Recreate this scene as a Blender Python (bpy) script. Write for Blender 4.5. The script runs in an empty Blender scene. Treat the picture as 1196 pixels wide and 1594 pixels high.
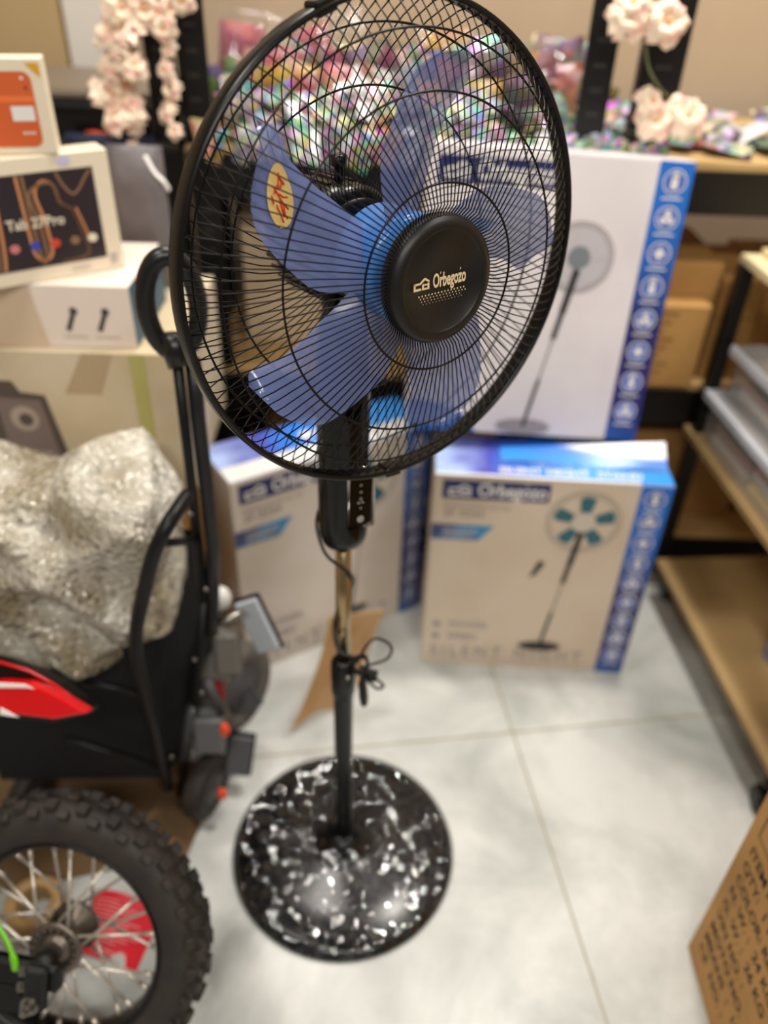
import bpy, math, random
from mathutils import Vector, Matrix, noise
sc = bpy.context.scene
col = sc.collection
PI = math.pi
# ------------------------------------------------------------------ camera
PITCH, ROLL, CAMH, FPX = math.radians(36.3), math.radians(2.1), 1.38, 1250.0
FW = Vector((0, math.cos(PITCH), -math.sin(PITCH)))
_r = Vector((1, 0, 0)); _u = _r.cross(FW)
RT = _r*math.cos(ROLL) + _u*math.sin(ROLL); UP = -_r*math.sin(ROLL) + _u*math.cos(ROLL)
CP = Vector((0, 0, CAMH))
cd = bpy.data.cameras.new('camera'); cam = bpy.data.objects.new('camera', cd); col.objects.link(cam)
m = Matrix((RT, UP, -FW)).transposed().to_4x4(); m.translation = CP
cam.matrix_world = m
cd.sensor_fit = 'VERTICAL'; cd.sensor_height = 36; cd.sensor_width = 27; cd.lens = FPX/1594*36
cd.clip_start = .02
cd.dof.use_dof = True; cd.dof.focus_distance = .735; cd.dof.aperture_fstop = 2.1
sc.camera = cam
# ------------------------------------------------------------------ world and lamps
w = bpy.data.worlds.new('world'); sc.world = w; w.use_nodes = True
bg = w.node_tree.nodes['Background']; bg.inputs[0].default_value = (1, .97, .93, 1); bg.inputs[1].default_value = .15
def area(name, loc, tgt, sx, sy, power, color=(1, .945, .87)):
    l = bpy.data.lights.new(name, 'AREA'); l.shape = 'RECTANGLE'; l.size = sx; l.size_y = sy; l.energy = power; l.color = color
    o = bpy.data.objects.new(name, l); col.objects.link(o); o.location = loc
    o.rotation_euler = (Vector(tgt)-Vector(loc)).to_track_quat('-Z', 'Y').to_euler()
    return o
area('unseen_ceiling_lamp', (.62, 1.50, 2.93), (.55, 1.45, 0), .22, .22, 36)
area('unseen_ceiling_lamp', (-.35, 1.75, 2.93), (-.35, 1.5, 0), .22, .22, 18)  # extra unseen lamp, split off the main one to add glints
area('unseen_ceiling_lamp', (-1.0, .5, 2.93), (-.8, .7, 0), .6, .15, 16)
area('unseen_ceiling_lamp', (1.35, .6, 2.93), (1.2, .8, 0), .6, .15, 15)
area('unseen_ceiling_lamp', (-.35, -1.3, 2.93), (-.2, .2, 0), .6, .2, 22)
area('unseen_ceiling_lamp', (.75, -1.3, 2.93), (.4, .2, 0), .6, .2, 22)
sc.view_settings.view_transform = 'Standard'; sc.view_settings.look = 'None'
sc.view_settings.gamma = 1; sc.view_settings.use_curve_mapping = False
sc.view_settings.exposure = 0.27

# ------------------------------------------------------------------ helpers
def lin(c): return tuple((x/255/12.92 if x/255 <= .04045 else ((x/255+.055)/1.055)**2.4) for x in c)
def mat(name, rgb, rough=.5, metal=0, spec=.5, coat=0, alpha=1, trans=0, bump=None, var=None, ior=1.45):
    """bump=(scale,strength,distance); var=(scale,rgb2,lo,hi,detail)"""
    M = bpy.data.materials.new(name); M.use_nodes = True; nt = M.node_tree; b = nt.nodes['Principled BSDF']
    I = b.inputs; c = lin(rgb)
    I['Base Color'].default_value = (*c, 1); I['Roughness'].default_value = rough; I['Metallic'].default_value = metal
    I['Specular IOR Level'].default_value = spec; I['Coat Weight'].default_value = coat; I['Coat Roughness'].default_value = .06
    I['Alpha'].default_value = alpha; I['Transmission Weight'].default_value = trans; I['IOR'].default_value = ior
    tc = nt.nodes.new('ShaderNodeTexCoord')
    if var:
        n = nt.nodes.new('ShaderNodeTexNoise'); n.inputs['Scale'].default_value = var[0]; n.inputs['Detail'].default_value = var[4] if len(var) > 4 else 4
        nt.links.new(tc.outputs['Object'], n.inputs['Vector'])
        r = nt.nodes.new('ShaderNodeValToRGB'); r.color_ramp.elements[0].position = var[2]; r.color_ramp.elements[1].position = var[3]
        r.color_ramp.elements[0].color = (*c, 1); r.color_ramp.elements[1].color = (*lin(var[1]), 1)
        nt.links.new(n.outputs['Fac'], r.inputs[0]); nt.links.new(r.outputs[0], I['Base Color'])
    if bump:
        n = nt.nodes.new('ShaderNodeTexNoise'); n.inputs['Scale'].default_value = bump[0]; n.inputs['Detail'].default_value = 3
        nt.links.new(tc.outputs['Object'], n.inputs['Vector'])
        bp = nt.nodes.new('ShaderNodeBump'); bp.inputs['Strength'].default_value = bump[1]; bp.inputs['Distance'].default_value = bump[2]
        nt.links.new(n.outputs['Fac'], bp.inputs['Height']); nt.links.new(bp.outputs[0], I['Normal'])
    return M
def film(name, fac=.12, tint=(255, 255, 255), rough=.08, bump=(60, .6, .004), milk=0, facets=None):
    """thin clear plastic: see-through with surface reflections"""
    M = bpy.data.materials.new(name); M.use_nodes = True; nt = M.node_tree
    for n in list(nt.nodes):
        if n.type != 'OUTPUT_MATERIAL': nt.nodes.remove(n)
    out = nt.nodes[0]
    t = nt.nodes.new('ShaderNodeBsdfTransparent'); t.inputs[0].default_value = (*lin(tint), 1)
    g = nt.nodes.new('ShaderNodeBsdfGlossy'); g.inputs['Roughness'].default_value = rough
    mx = nt.nodes.new('ShaderNodeMixShader')
    def mth(op, a, b_=None):
        q = nt.nodes.new('ShaderNodeMath'); q.operation = op
        for i_, x_ in enumerate((a, b_)):
            if x_ is None: continue
            if isinstance(x_, (int, float)): q.inputs[i_].default_value = x_
            else: nt.links.new(x_, q.inputs[i_])
        return q.outputs[0]
    geo = nt.nodes.new('ShaderNodeNewGeometry'); dt = nt.nodes.new('ShaderNodeVectorMath'); dt.operation = 'DOT_PRODUCT'
    nt.links.new(geo.outputs['Incoming'], dt.inputs[0]); nt.links.new(geo.outputs['Normal'], dt.inputs[1])
    fz_ = mth('ADD', mth('MULTIPLY', mth('POWER', mth('SUBTRACT', 1.0, mth('ABSOLUTE', dt.outputs['Value'])), 5.0), .9), .06)
    ad = nt.nodes.new('ShaderNodeMath'); ad.operation = 'ADD'; ad.inputs[1].default_value = fac; ad.use_clamp = True
    nt.links.new(fz_, ad.inputs[0]); nt.links.new(ad.outputs[0], mx.inputs[0])
    tc = nt.nodes.new('ShaderNodeTexCoord'); nn = nt.nodes.new('ShaderNodeTexNoise'); nn.inputs['Scale'].default_value = bump[0]; nn.inputs['Detail'].default_value = 3
    bp = nt.nodes.new('ShaderNodeBump'); bp.inputs['Strength'].default_value = bump[1]; bp.inputs['Distance'].default_value = bump[2]
    nt.links.new(tc.outputs['Object'], nn.inputs['Vector']); nt.links.new(nn.outputs['Fac'], bp.inputs['Height'])
    nt.links.new(bp.outputs[0], g.inputs['Normal'])
    if facets:      # crinkles: small flat facets, each tilted its own way
        vo = nt.nodes.new('ShaderNodeTexVoronoi'); vo.inputs['Scale'].default_value = facets[0]; nt.links.new(tc.outputs['Object'], vo.inputs['Vector'])
        a1 = nt.nodes.new('ShaderNodeVectorMath'); a1.operation = 'SUBTRACT'; a1.inputs[1].default_value = (.5, .5, .5); nt.links.new(vo.outputs['Color'], a1.inputs[0])
        a2 = nt.nodes.new('ShaderNodeVectorMath'); a2.operation = 'SCALE'; a2.inputs[3].default_value = facets[1]; nt.links.new(a1.outputs[0], a2.inputs[0])
        a3 = nt.nodes.new('ShaderNodeVectorMath'); a3.operation = 'ADD'; nt.links.new(a2.outputs[0], a3.inputs[0]); nt.links.new(bp.outputs[0], a3.inputs[1])
        a4 = nt.nodes.new('ShaderNodeVectorMath'); a4.operation = 'NORMALIZE'; nt.links.new(a3.outputs[0], a4.inputs[0])
        nt.links.new(a4.outputs[0], g.inputs['Normal'])
    base = t.outputs[0]
    if milk:
        d = nt.nodes.new('ShaderNodeBsdfDiffuse'); d.inputs[0].default_value = (.7, .7, .68, 1)
        m2 = nt.nodes.new('ShaderNodeMixShader'); m2.inputs[0].default_value = milk
        nt.links.new(t.outputs[0], m2.inputs[1]); nt.links.new(d.outputs[0], m2.inputs[2]); base = m2.outputs[0]
    nt.links.new(base, mx.inputs[1]); nt.links.new(g.outputs[0], mx.inputs[2]); nt.links.new(mx.outputs[0], out.inputs[0])
    return M
def ramp_mat(name, stops, axis='Z', lo=0, hi=1, rough=.3, warp=.0, wscale=5):
    """printed colour gradient along one object axis, between metres lo and hi"""
    M = bpy.data.materials.new(name); M.use_nodes = True; nt = M.node_tree; b = nt.nodes['Principled BSDF']
    b.inputs['Roughness'].default_value = rough
    tc = nt.nodes.new('ShaderNodeTexCoord'); sp = nt.nodes.new('ShaderNodeSeparateXYZ'); nt.links.new(tc.outputs['Object'], sp.inputs[0])
    mr = nt.nodes.new('ShaderNodeMapRange'); mr.inputs['From Min'].default_value = lo; mr.inputs['From Max'].default_value = hi
    nt.links.new(sp.outputs[axis], mr.inputs['Value']); src = mr.outputs[0]
    if warp:
        n = nt.nodes.new('ShaderNodeTexNoise'); n.inputs['Scale'].default_value = wscale
        nt.links.new(tc.outputs['Object'], n.inputs['Vector'])
        ma = nt.nodes.new('ShaderNodeMath'); ma.operation = 'MULTIPLY_ADD'; ma.inputs[1].default_value = warp
        nt.links.new(n.outputs['Fac'], ma.inputs[0]); nt.links.new(src, ma.inputs[2]); src = ma.outputs[0]
    r = nt.nodes.new('ShaderNodeValToRGB'); e = r.color_ramp.elements
    e[0].position = stops[0][0]; e[0].color = (*lin(stops[0][1]), 1); e[1].position = stops[-1][0]; e[1].color = (*lin(stops[-1][1]), 1)
    for p, c in stops[1:-1]:
        q = e.new(p); q.color = (*lin(c), 1)
    nt.links.new(src, r.inputs[0]); nt.links.new(r.outputs[0], b.inputs['Base Color'])
    return M
def holo(name, scale, metal=.6, rough=.28, sat=.55, val=.85, seed=0, tint=None, mixf=.5):
    """glittering patchwork of many hues, as on holographic wrapping"""
    M = bpy.data.materials.new(name); M.use_nodes = True; nt = M.node_tree; b = nt.nodes['Principled BSDF']
    b.inputs['Metallic'].default_value = metal; b.inputs['Roughness'].default_value = rough
    tc = nt.nodes.new('ShaderNodeTexCoord'); oi = nt.nodes.new('ShaderNodeObjectInfo')
    mp = nt.nodes.new('ShaderNodeVectorMath'); mp.operation = 'ADD'
    cx = nt.nodes.new('ShaderNodeCombineXYZ'); mu = nt.nodes.new('ShaderNodeMath'); mu.operation = 'MULTIPLY'; mu.inputs[1].default_value = 37.0
    nt.links.new(oi.outputs['Random'], mu.inputs[0]); nt.links.new(mu.outputs[0], cx.inputs[0]); cx.inputs[1].default_value = seed
    nt.links.new(tc.outputs['Object'], mp.inputs[0]); nt.links.new(cx.outputs[0], mp.inputs[1])
    v = nt.nodes.new('ShaderNodeTexVoronoi'); v.inputs['Scale'].default_value = scale; nt.links.new(mp.outputs[0], v.inputs['Vector'])
    hs = nt.nodes.new('ShaderNodeSeparateColor'); nt.links.new(v.outputs['Color'], hs.inputs[0])
    cc = nt.nodes.new('ShaderNodeCombineColor'); cc.mode = 'HSV'
    nt.links.new(hs.outputs[0], cc.inputs[0])
    s = nt.nodes.new('ShaderNodeMath'); s.operation = 'MULTIPLY_ADD'; s.inputs[1].default_value = sat*.6; s.inputs[2].default_value = sat*.35; nt.links.new(hs.outputs[1], s.inputs[0]); nt.links.new(s.outputs[0], cc.inputs[1])
    vv = nt.nodes.new('ShaderNodeMapRange'); vv.inputs['To Min'].default_value = .06; vv.inputs['To Max'].default_value = val
    nt.links.new(hs.outputs[2], vv.inputs['Value']); nt.links.new(vv.outputs[0], cc.inputs[2])
    src = cc.outputs[0]
    if tint:
        mx = nt.nodes.new('ShaderNodeMix'); mx.data_type = 'RGBA'; mx.inputs['Factor'].default_value = mixf
        nt.links.new(src, mx.inputs[6]); mx.inputs[7].default_value = (*lin(tint), 1); src = mx.outputs[2]
    nt.links.new(src, b.inputs['Base Color'])
    return M

def chain(o):
    M = o.matrix_basis.copy()
    while o.parent: o = o.parent; M = o.matrix_basis @ M
    return M
class MB:
    def __init__(s): s.v = []; s.f = []; s.m = []; s.sm = []
    def add(s, vs, fs, mi=0, M=None, smooth=False):
        b = len(s.v)
        s.v += [(M @ Vector(p)) if M else Vector(p) for p in vs]
        for f in fs: s.f.append([i+b for i in f]); s.m.append(mi); s.sm.append(smooth)
    def box(s, lo, hi, mi=0, M=None, bev=0):
        x0, y0, z0 = lo; x1, y1, z1 = hi
        if bev <= 0:
            vs = [(x, y, z) for z in (z0, z1) for y in (y0, y1) for x in (x0, x1)]
            s.add(vs, [(0, 2, 3, 1), (4, 5, 7, 6), (0, 1, 5, 4), (2, 6, 7, 3), (0, 4, 6, 2), (1, 3, 7, 5)], mi, M); return
        b = bev; c = []
        for sz in (0, 1):
            for sy in (0, 1):
                for sx in (0, 1):
                    X = x1 if sx else x0; Y = y1 if sy else y0; Z = z1 if sz else z0
                    dx = -b if sx else b; dy = -b if sy else b; dz = -b if sz else b
                    c += [(X, Y+dy, Z+dz), (X+dx, Y, Z+dz), (X+dx, Y+dy, Z)]
        import itertools
        idx = lambda sx, sy, sz, k: (sz*4+sy*2+sx)*3+k
        F = []
        for sx in (0, 1): F.append([idx(sx, 0, 0, 0), idx(sx, 1, 0, 0), idx(sx, 1, 1, 0), idx(sx, 0, 1, 0)])
        for sy in (0, 1): F.append([idx(0, sy, 0, 1), idx(1, sy, 0, 1), idx(1, sy, 1, 1), idx(0, sy, 1, 1)])
        for sz in (0, 1): F.append([idx(0, 0, sz, 2), idx(1, 0, sz, 2), idx(1, 1, sz, 2), idx(0, 1, sz, 2)])
        for a in (0, 1):
            for d in (0, 1):
                F.append([idx(0, a, d, 1), idx(1, a, d, 1), idx(1, a, d, 2), idx(0, a, d, 2)])
                F.append([idx(a, 0, d, 0), idx(a, 1, d, 0), idx(a, 1, d, 2), idx(a, 0, d, 2)])
                F.append([idx(a, d, 0, 0), idx(a, d, 1, 0), idx(a, d, 1, 1), idx(a, d, 0, 1)])
        for sx in (0, 1):
            for sy in (0, 1):
                for sz in (0, 1): F.append([idx(sx, sy, sz, 0), idx(sx, sy, sz, 1), idx(sx, sy, sz, 2)])
        s.add(c, F, mi, M)
    def tube(s, pts, r, n=8, mi=0, M=None, closed=False, caps=True, flat=1.0):
        P = [Vector(p) for p in pts]; N = len(P)
        rr = r if isinstance(r, (list, tuple)) else [r]*N
        prev = None; vs = []
        for i, p in enumerate(P):
            if closed: t = P[(i+1) % N]-P[i-1]
            else: t = P[min(i+1, N-1)]-P[max(i-1, 0)]
            t.normalize()
            if prev is None:
                a = Vector((0, 0, 1)) if abs(t.z) < .9 else Vector((1, 0, 0))
                prev = t.cross(a).normalized()
            prev = (prev - t*prev.dot(t)).normalized(); q = t.cross(prev)
            for k in range(n):
                an = 2*PI*k/n; vs.append(p+(prev*math.cos(an)+q*math.sin(an)*flat)*rr[i])
        fs = []
        for i in range(N if closed else N-1):
            j = (i+1) % N
            for k in range(n): k2 = (k+1) % n; fs.append((i*n+k, i*n+k2, j*n+k2, j*n+k))
        if caps and not closed: fs += [tuple(range(n))[::-1], tuple((N-1)*n+k for k in range(n))]
        s.add(vs, fs, mi, M, True)
    def lathe(s, prof, n=48, mi=0, M=None, smooth=True, sx=1, sy=1, caps=False):
        vs = []
        for r, z in prof:
            for k in range(n): a = 2*PI*k/n; vs.append((r*math.cos(a)*sx, r*math.sin(a)*sy, z))
        fs = []
        for i in range(len(prof)-1):
            for k in range(n): k2 = (k+1) % n; fs.append((i*n+k, i*n+k2, (i+1)*n+k2, (i+1)*n+k))
        s.add(vs, fs, mi, M, smooth)
        if caps and prof[0][0] > 1e-6: s.add([(prof[0][0]*math.cos(2*PI*k/n)*sx, prof[0][0]*math.sin(2*PI*k/n)*sy, prof[0][1]) for k in range(n)], [tuple(range(n))], mi, M)
        if caps and prof[-1][0] > 1e-6: s.add([(prof[-1][0]*math.cos(2*PI*k/n)*sx, prof[-1][0]*math.sin(2*PI*k/n)*sy, prof[-1][1]) for k in range(n)], [tuple(range(n))], mi, M)
    def prism(s, pts, h, mi=0, M=None, smooth=False):
        n = len(pts)
        vs = [(x, y, 0) for x, y in pts]+[(x, y, h) for x, y in pts]
        s.add(vs, [tuple(range(n))[::-1], tuple(range(n, 2*n))]+[(i, (i+1) % n, n+(i+1) % n, n+i) for i in range(n)], mi, M, smooth)
    def grid(s, fn, nu, nv, mi=0, M=None, smooth=True, cu=False):
        vs = [fn(i/nu, j/nv) for j in range(nv+1) for i in range(nu+1)]
        s.add(vs, [(j*(nu+1)+i, j*(nu+1)+i+1, (j+1)*(nu+1)+i+1, (j+1)*(nu+1)+i) for j in range(nv) for i in range(nu)], mi, M, smooth)
    def sphere(s, c, r, mi=0, n=12, M=None, sc=(1, 1, 1)):
        T = Matrix.Translation(c) @ Matrix.Diagonal((*sc, 1))
        if M: T = M @ T
        s.lathe([(r*math.sin(PI*i/n)+1e-7*(i in (0, n)), -r*math.cos(PI*i/n)) for i in range(n+1)], 2*n, mi, T)
    # ---- flat print, in a face frame F whose x runs right, y up, z out of the face
    def poly(s, F, pts, w=.0004, mi=0): s.add([(x, y, w) for x, y in pts], [tuple(range(len(pts)))], mi, F)
    def rect(s, F, x0, y0, x1, y1, w=.0004, mi=0): s.poly(F, [(x0, y0), (x1, y0), (x1, y1), (x0, y1)], w, mi)
    def disc(s, F, cx, cy, r, w=.0004, mi=0, n=28, sy=1): s.poly(F, [(cx+r*math.cos(2*PI*k/n), cy+r*sy*math.sin(2*PI*k/n)) for k in range(n)], w, mi)
    def ringp(s, F, cx, cy, r0, r1, w=.0004, mi=0, n=32, sy=1, a0=0, a1=2*PI):
        vs = []
        for k in range(n+1):
            a = a0+(a1-a0)*k/n; vs += [(cx+r0*math.cos(a), cy+r0*sy*math.sin(a), w), (cx+r1*math.cos(a), cy+r1*sy*math.sin(a), w)]
        s.add(vs, [(2*k, 2*k+1, 2*k+3, 2*k+2) for k in range(n)], mi, F)
    def stroke(s, F, pts, wd, w=.0004, mi=0):
        P = [Vector((x, y)) for x, y in pts]; vs = []
        for i, p in enumerate(P):
            t = P[min(i+1, len(P)-1)]-P[max(i-1, 0)]; t.normalize(); nn = Vector((-t.y, t.x))*wd/2
            vs += [(p.x+nn.x, p.y+nn.y, w), (p.x-nn.x, p.y-nn.y, w)]
        s.add(vs, [(2*i, 2*i+1, 2*i+3, 2*i+2) for i in range(len(P)-1)], mi, F)
    def text(s, F, txt, x, y, size, w=.0005, mi=0, sx=1.0, bold=0, shear=0, space=1.0, align='LEFT'):
        c = bpy.data.curves.new('t', 'FONT'); c.body = txt; c.size = size; c.offset = bold*size; c.shear = shear; c.space_character = space; c.align_x = align
        c.resolution_u = 3
        o = bpy.data.objects.new('t', c); col.objects.link(o)
        dg = bpy.context.evaluated_depsgraph_get(); me = o.evaluated_get(dg).to_mesh()
        vs = [(x+p.co.x*sx, y+p.co.y, w) for p in me.vertices]; fs = [tuple(p.vertices) for p in me.polygons]
        s.add(vs, fs, mi, F); o.evaluated_get(dg).to_mesh_clear()
        bpy.data.objects.remove(o); bpy.data.curves.remove(c)
    def build(s, name, mats, parent=None, world=False, bevel=0, origin=None):
        if not isinstance(mats, (list, tuple)): mats = [mats]
        vs = s.v
        o = None
        if parent is not None and world:
            I = chain(parent).inverted(); vs = [I @ p for p in vs]
        off = Vector((0, 0, 0))
        if parent is None and origin is None:
            xs = [p.x for p in vs]; ys = [p.y for p in vs]; zs = [p.z for p in vs]
            off = Vector(((min(xs)+max(xs))/2, (min(ys)+max(ys))/2, min(zs))); vs = [p-off for p in vs]
        me = bpy.data.meshes.new(name); me.from_pydata([tuple(p) for p in vs], [], s.f)
        for mm in mats: me.materials.append(mm)
        me.polygons.foreach_set('material_index', s.m); me.polygons.foreach_set('use_smooth', s.sm); me.update()
        o = bpy.data.objects.new(name, me); col.objects.link(o)
        if parent is not None: o.parent = parent
        else: o.location = off
        if bevel:
            b = o.modifiers.new('bevel', 'BEVEL'); b.width = bevel; b.segments = 2; b.limit_method = 'ANGLE'; b.angle_limit = .6
        return o
def tag(o, label, cat, group=None):
    o['label'] = label; o['category'] = cat
    if group: o['group'] = group
    return o
def thing(name, label, cat, loc=(0, 0, 0), rz=0, group=None):
    o = bpy.data.objects.new(name, None); col.objects.link(o); o.location = loc; o.rotation_euler = (0, 0, rz); o.empty_display_size = .05
    return tag(o, label, cat, group)
def struct(o): o['kind'] = 'structure'; return o
def frame(o, x, y, z=None):
    x = Vector(x).normalized(); y = Vector(y); y = (y-x*y.dot(x)).normalized(); z = x.cross(y)
    M = Matrix((x, y, z)).transposed().to_4x4(); M.translation = Vector(o); return M
def at(px, py, Y):
    """the point at depth Y (metres in front of the camera's foot) that is seen in this direction"""
    d = FW + RT*((px-598)/FPX) + UP*((797-py)/FPX); return CP + d*(Y/d.y)
def onf(px, py, z=0):
    d = FW + RT*((px-598)/FPX) + UP*((797-py)/FPX); return CP + d*((z-CAMH)/d.z)
def smooth_path(pts, n=6, closed=False):
    P = [Vector(p) for p in pts]; out = []; N = len(P)
    for i in range(N if closed else N-1):
        if closed: a, b, c, d = P[i-1], P[i], P[(i+1) % N], P[(i+2) % N]
        else: a, b, c, d = P[max(i-1, 0)], P[i], P[i+1], P[min(i+2, N-1)]
        for k in range(n):
            t = k/n; out.append(.5*((2*b)+(c-a)*t+(2*a-5*b+4*c-d)*t*t+(3*b-a-3*c+d)*t**3))
    if not closed: out.append(P[-1])
    return out
rnd = random.Random(7)

# ------------------------------------------------------------------ materials
BLK = mat('black_plastic', (9, 9, 9), .30, spec=.4)
BLKG = mat('glossy_black_plastic', (6, 6, 7), .10, spec=.35)
BLKM = mat('matt_black_plastic', (17, 16, 16), .5)
BLKW = mat('black_enamelled_wire', (6, 6, 6), .34, spec=.3)
BLKP = mat('black_powder_coated_metal', (10, 10, 11), .42, spec=.4)
DGREY = mat('dark_grey_plastic', (62, 62, 64), .5)
MGREY = mat('mid_grey_plastic', (96, 97, 98), .5, bump=(90, .15, .002))
LGREY = mat('light_grey_plastic', (168, 174, 180), .5)
CHROME = mat('chrome', (200, 196, 190), .12, metal=1)
STEEL = mat('brushed_steel', (150, 146, 140), .3, metal=1)
BRASS = mat('bronze_tinted_steel_tube', (178, 156, 118), .2, metal=1)
RUBBER = mat('tyre_rubber', (38, 34, 31), .62, var=(18, (58, 50, 44), .4, .8), bump=(150, .2, .001))
WHITE = mat('white_print', (228, 226, 222), .45)
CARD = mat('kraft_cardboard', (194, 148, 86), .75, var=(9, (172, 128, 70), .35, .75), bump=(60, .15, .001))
CARDD = mat('shaded_kraft_cardboard', (160, 120, 66), .75, var=(7, (140, 102, 54), .35, .75))  # kraft copy darkened so its colour carries the bottom shelf's shade
INK = mat('black_ink', (30, 24, 20), .7)
ORANGE = mat('orange_reflector', (235, 84, 44), .3)
RED = mat('red_gloss_plastic', (205, 8, 18), .18, coat=.5)
GREEN = mat('green_gloss_plastic', (110, 190, 30), .25)

# ------------------------------------------------------------------ room
def tile_floor():
    M = bpy.data.materials.new('grey_marbled_floor_tiles'); M.use_nodes = True; nt = M.node_tree; b = nt.nodes['Principled BSDF']
    tc = nt.nodes.new('ShaderNodeTexCoord')
    mp = nt.nodes.new('ShaderNodeMapping'); mp.inputs['Rotation'].default_value = (0, 0, math.radians(-9)); mp.inputs['Location'].default_value = (-.46, -1.045, 0)
    nt.links.new(tc.outputs['Object'], mp.inputs[0])
    br = nt.nodes.new('ShaderNodeTexBrick'); br.offset = 0; br.inputs['Scale'].default_value = 1; br.inputs['Brick Width'].default_value = 1.2; br.inputs['Row Height'].default_value = 1.2
    br.inputs['Mortar Size'].default_value = .0022; br.inputs['Mortar Smooth'].default_value = .3
    nt.links.new(mp.outputs[0], br.inputs['Vector'])
    n1 = nt.nodes.new('ShaderNodeTexNoise'); n1.inputs['Scale'].default_value = 3.2; n1.inputs['Detail'].default_value = 9; n1.inputs['Roughness'].default_value = .62; n1.inputs['Distortion'].default_value = .5
    nt.links.new(tc.outputs['Object'], n1.inputs['Vector'])
    r = nt.nodes.new('ShaderNodeValToRGB'); r.color_ramp.elements[0].position = .30; r.color_ramp.elements[1].position = .60
    r.color_ramp.elements[0].color = (*lin((150, 154, 150)), 1); r.color_ramp.elements[1].color = (*lin((206, 207, 203)), 1)
    nt.links.new(n1.outputs['Fac'], r.inputs[0])
    mx = nt.nodes.new('ShaderNodeMix'); mx.data_type = 'RGBA'
    nt.links.new(br.outputs['Fac'], mx.inputs['Factor']); nt.links.new(r.outputs[0], mx.inputs[6]); mx.inputs[7].default_value = (*lin((140, 130, 100)), 1)
    nt.links.new(mx.outputs[2], b.inputs['Base Color']); b.inputs['Roughness'].default_value = .36
    return M
b = MB(); b.box((-2.4, -2.2, -.05), (2.6, 2.3, 0)); struct(b.build('floor', tile_floor(), origin=0))
WALL = mat('beige_painted_wall', (186, 166, 142), .8, var=(1.5, (170, 150, 124), .35, .7))
b = MB(); b.box((-2.4, 2.25, 0), (2.6, 2.35, 3.0)); struct(b.build('wall_back', WALL, origin=0))
b = MB(); b.box((-2.5, -2.2, 0), (-2.4, 2.3, 3.0)); struct(b.build('wall_left', WALL, origin=0))
b = MB(); b.box((2.6, -2.2, 0), (2.7, 2.3, 3.0)); struct(b.build('wall_right', WALL, origin=0))
b = MB(); b.box((-2.4, -2.2, 3.0), (2.6, 2.3, 3.05)); struct(b.build('ceiling', mat('dark_painted_ceiling', (44, 43, 42), .9), origin=0))

# ------------------------------------------------------------------ pedestal fan
FAN = thing('pedestal_fan', 'black pedestal fan with blue blades and wire cage standing on a round plastic-wrapped base', 'fan', (-.052, .824, 0))
HC = Vector((.004, .768, 1.114)); ha, he = math.radians(36.25), math.radians(4.09)
HN = Vector((math.sin(ha)*math.cos(he), -math.cos(ha)*math.cos(he), math.sin(he)))
HU = Vector((math.cos(ha), math.sin(ha), 0)); HV = HN.cross(HU)
HM = Matrix((HU, HV, HN)).transposed().to_4x4(); HM.translation = HC      # head frame: z is the blade axis, towards the front
def pol(r, a, t): return (r*math.cos(a), r*math.sin(a), t)
WR = .00068
FP = [(.054, .060), (.066, .0685), (.085, .067), (.115, .060), (.150, .049), (.180, .036), (.205, .020), (.219, .006), (.222, -.002)]
BP = [(.046, -.064), (.060, -.068), (.085, -.067), (.115, -.062), (.150, -.052), (.180, -.040), (.205, -.024), (.219, -.010), (.222, -.002)]
g = MB()
NF = 118
for k in range(NF):
    a = 2*PI*k/NF
    g.tube([pol(r, a+.10*(r-.054)/.168, t) for r, t in FP], WR, 5, 0, HM)
for r, t in ((.197, .0265), (.152, .0495), (.0835, .0685)):
    g.tube([pol(r, 2*PI*k/90, t-.0015) for k in range(90)], .0011, 6, 0, HM, closed=True)
g.build('front_grille', BLKW, FAN, True)
g = MB()
NB = 96
for k in range(NB):
    a = 2*PI*k/NB
    g.tube([pol(r, a-.42*(r-.046)/.176, t) for r, t in BP], WR, 5, 0, HM)
for r, t in ((.200, -.027), (.150, -.053)):
    g.tube([pol(r, 2*PI*k/90, t+.0015) for k in range(90)], .0011, 6, 0, HM, closed=True)
g.lathe([(.001, -.070), (.044, -.070), (.050, -.067), (.050, -.063), (.044, -.062), (.001, -.062)], 48, 0, HM)
g.build('rear_grille', BLKW, FAN, True)
g = MB()
g.lathe([(.2212, .008), (.2228, .0105), (.2255, .0098), (.2272, .006), (.2272, -.0085), (.2258, -.0115), (.2226, -.0115), (.2212, -.008), (.2212, .008)], 120, 0, HM)
for aa in (-1.62, 1.9):
    g.box((.2185, -.010, -.0105), (.2305, .010, .0095), 0, HM @ Matrix.Rotation(aa, 4, 'Z'), .002)
g.build('cage_rim', BLK, FAN, True)
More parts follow.
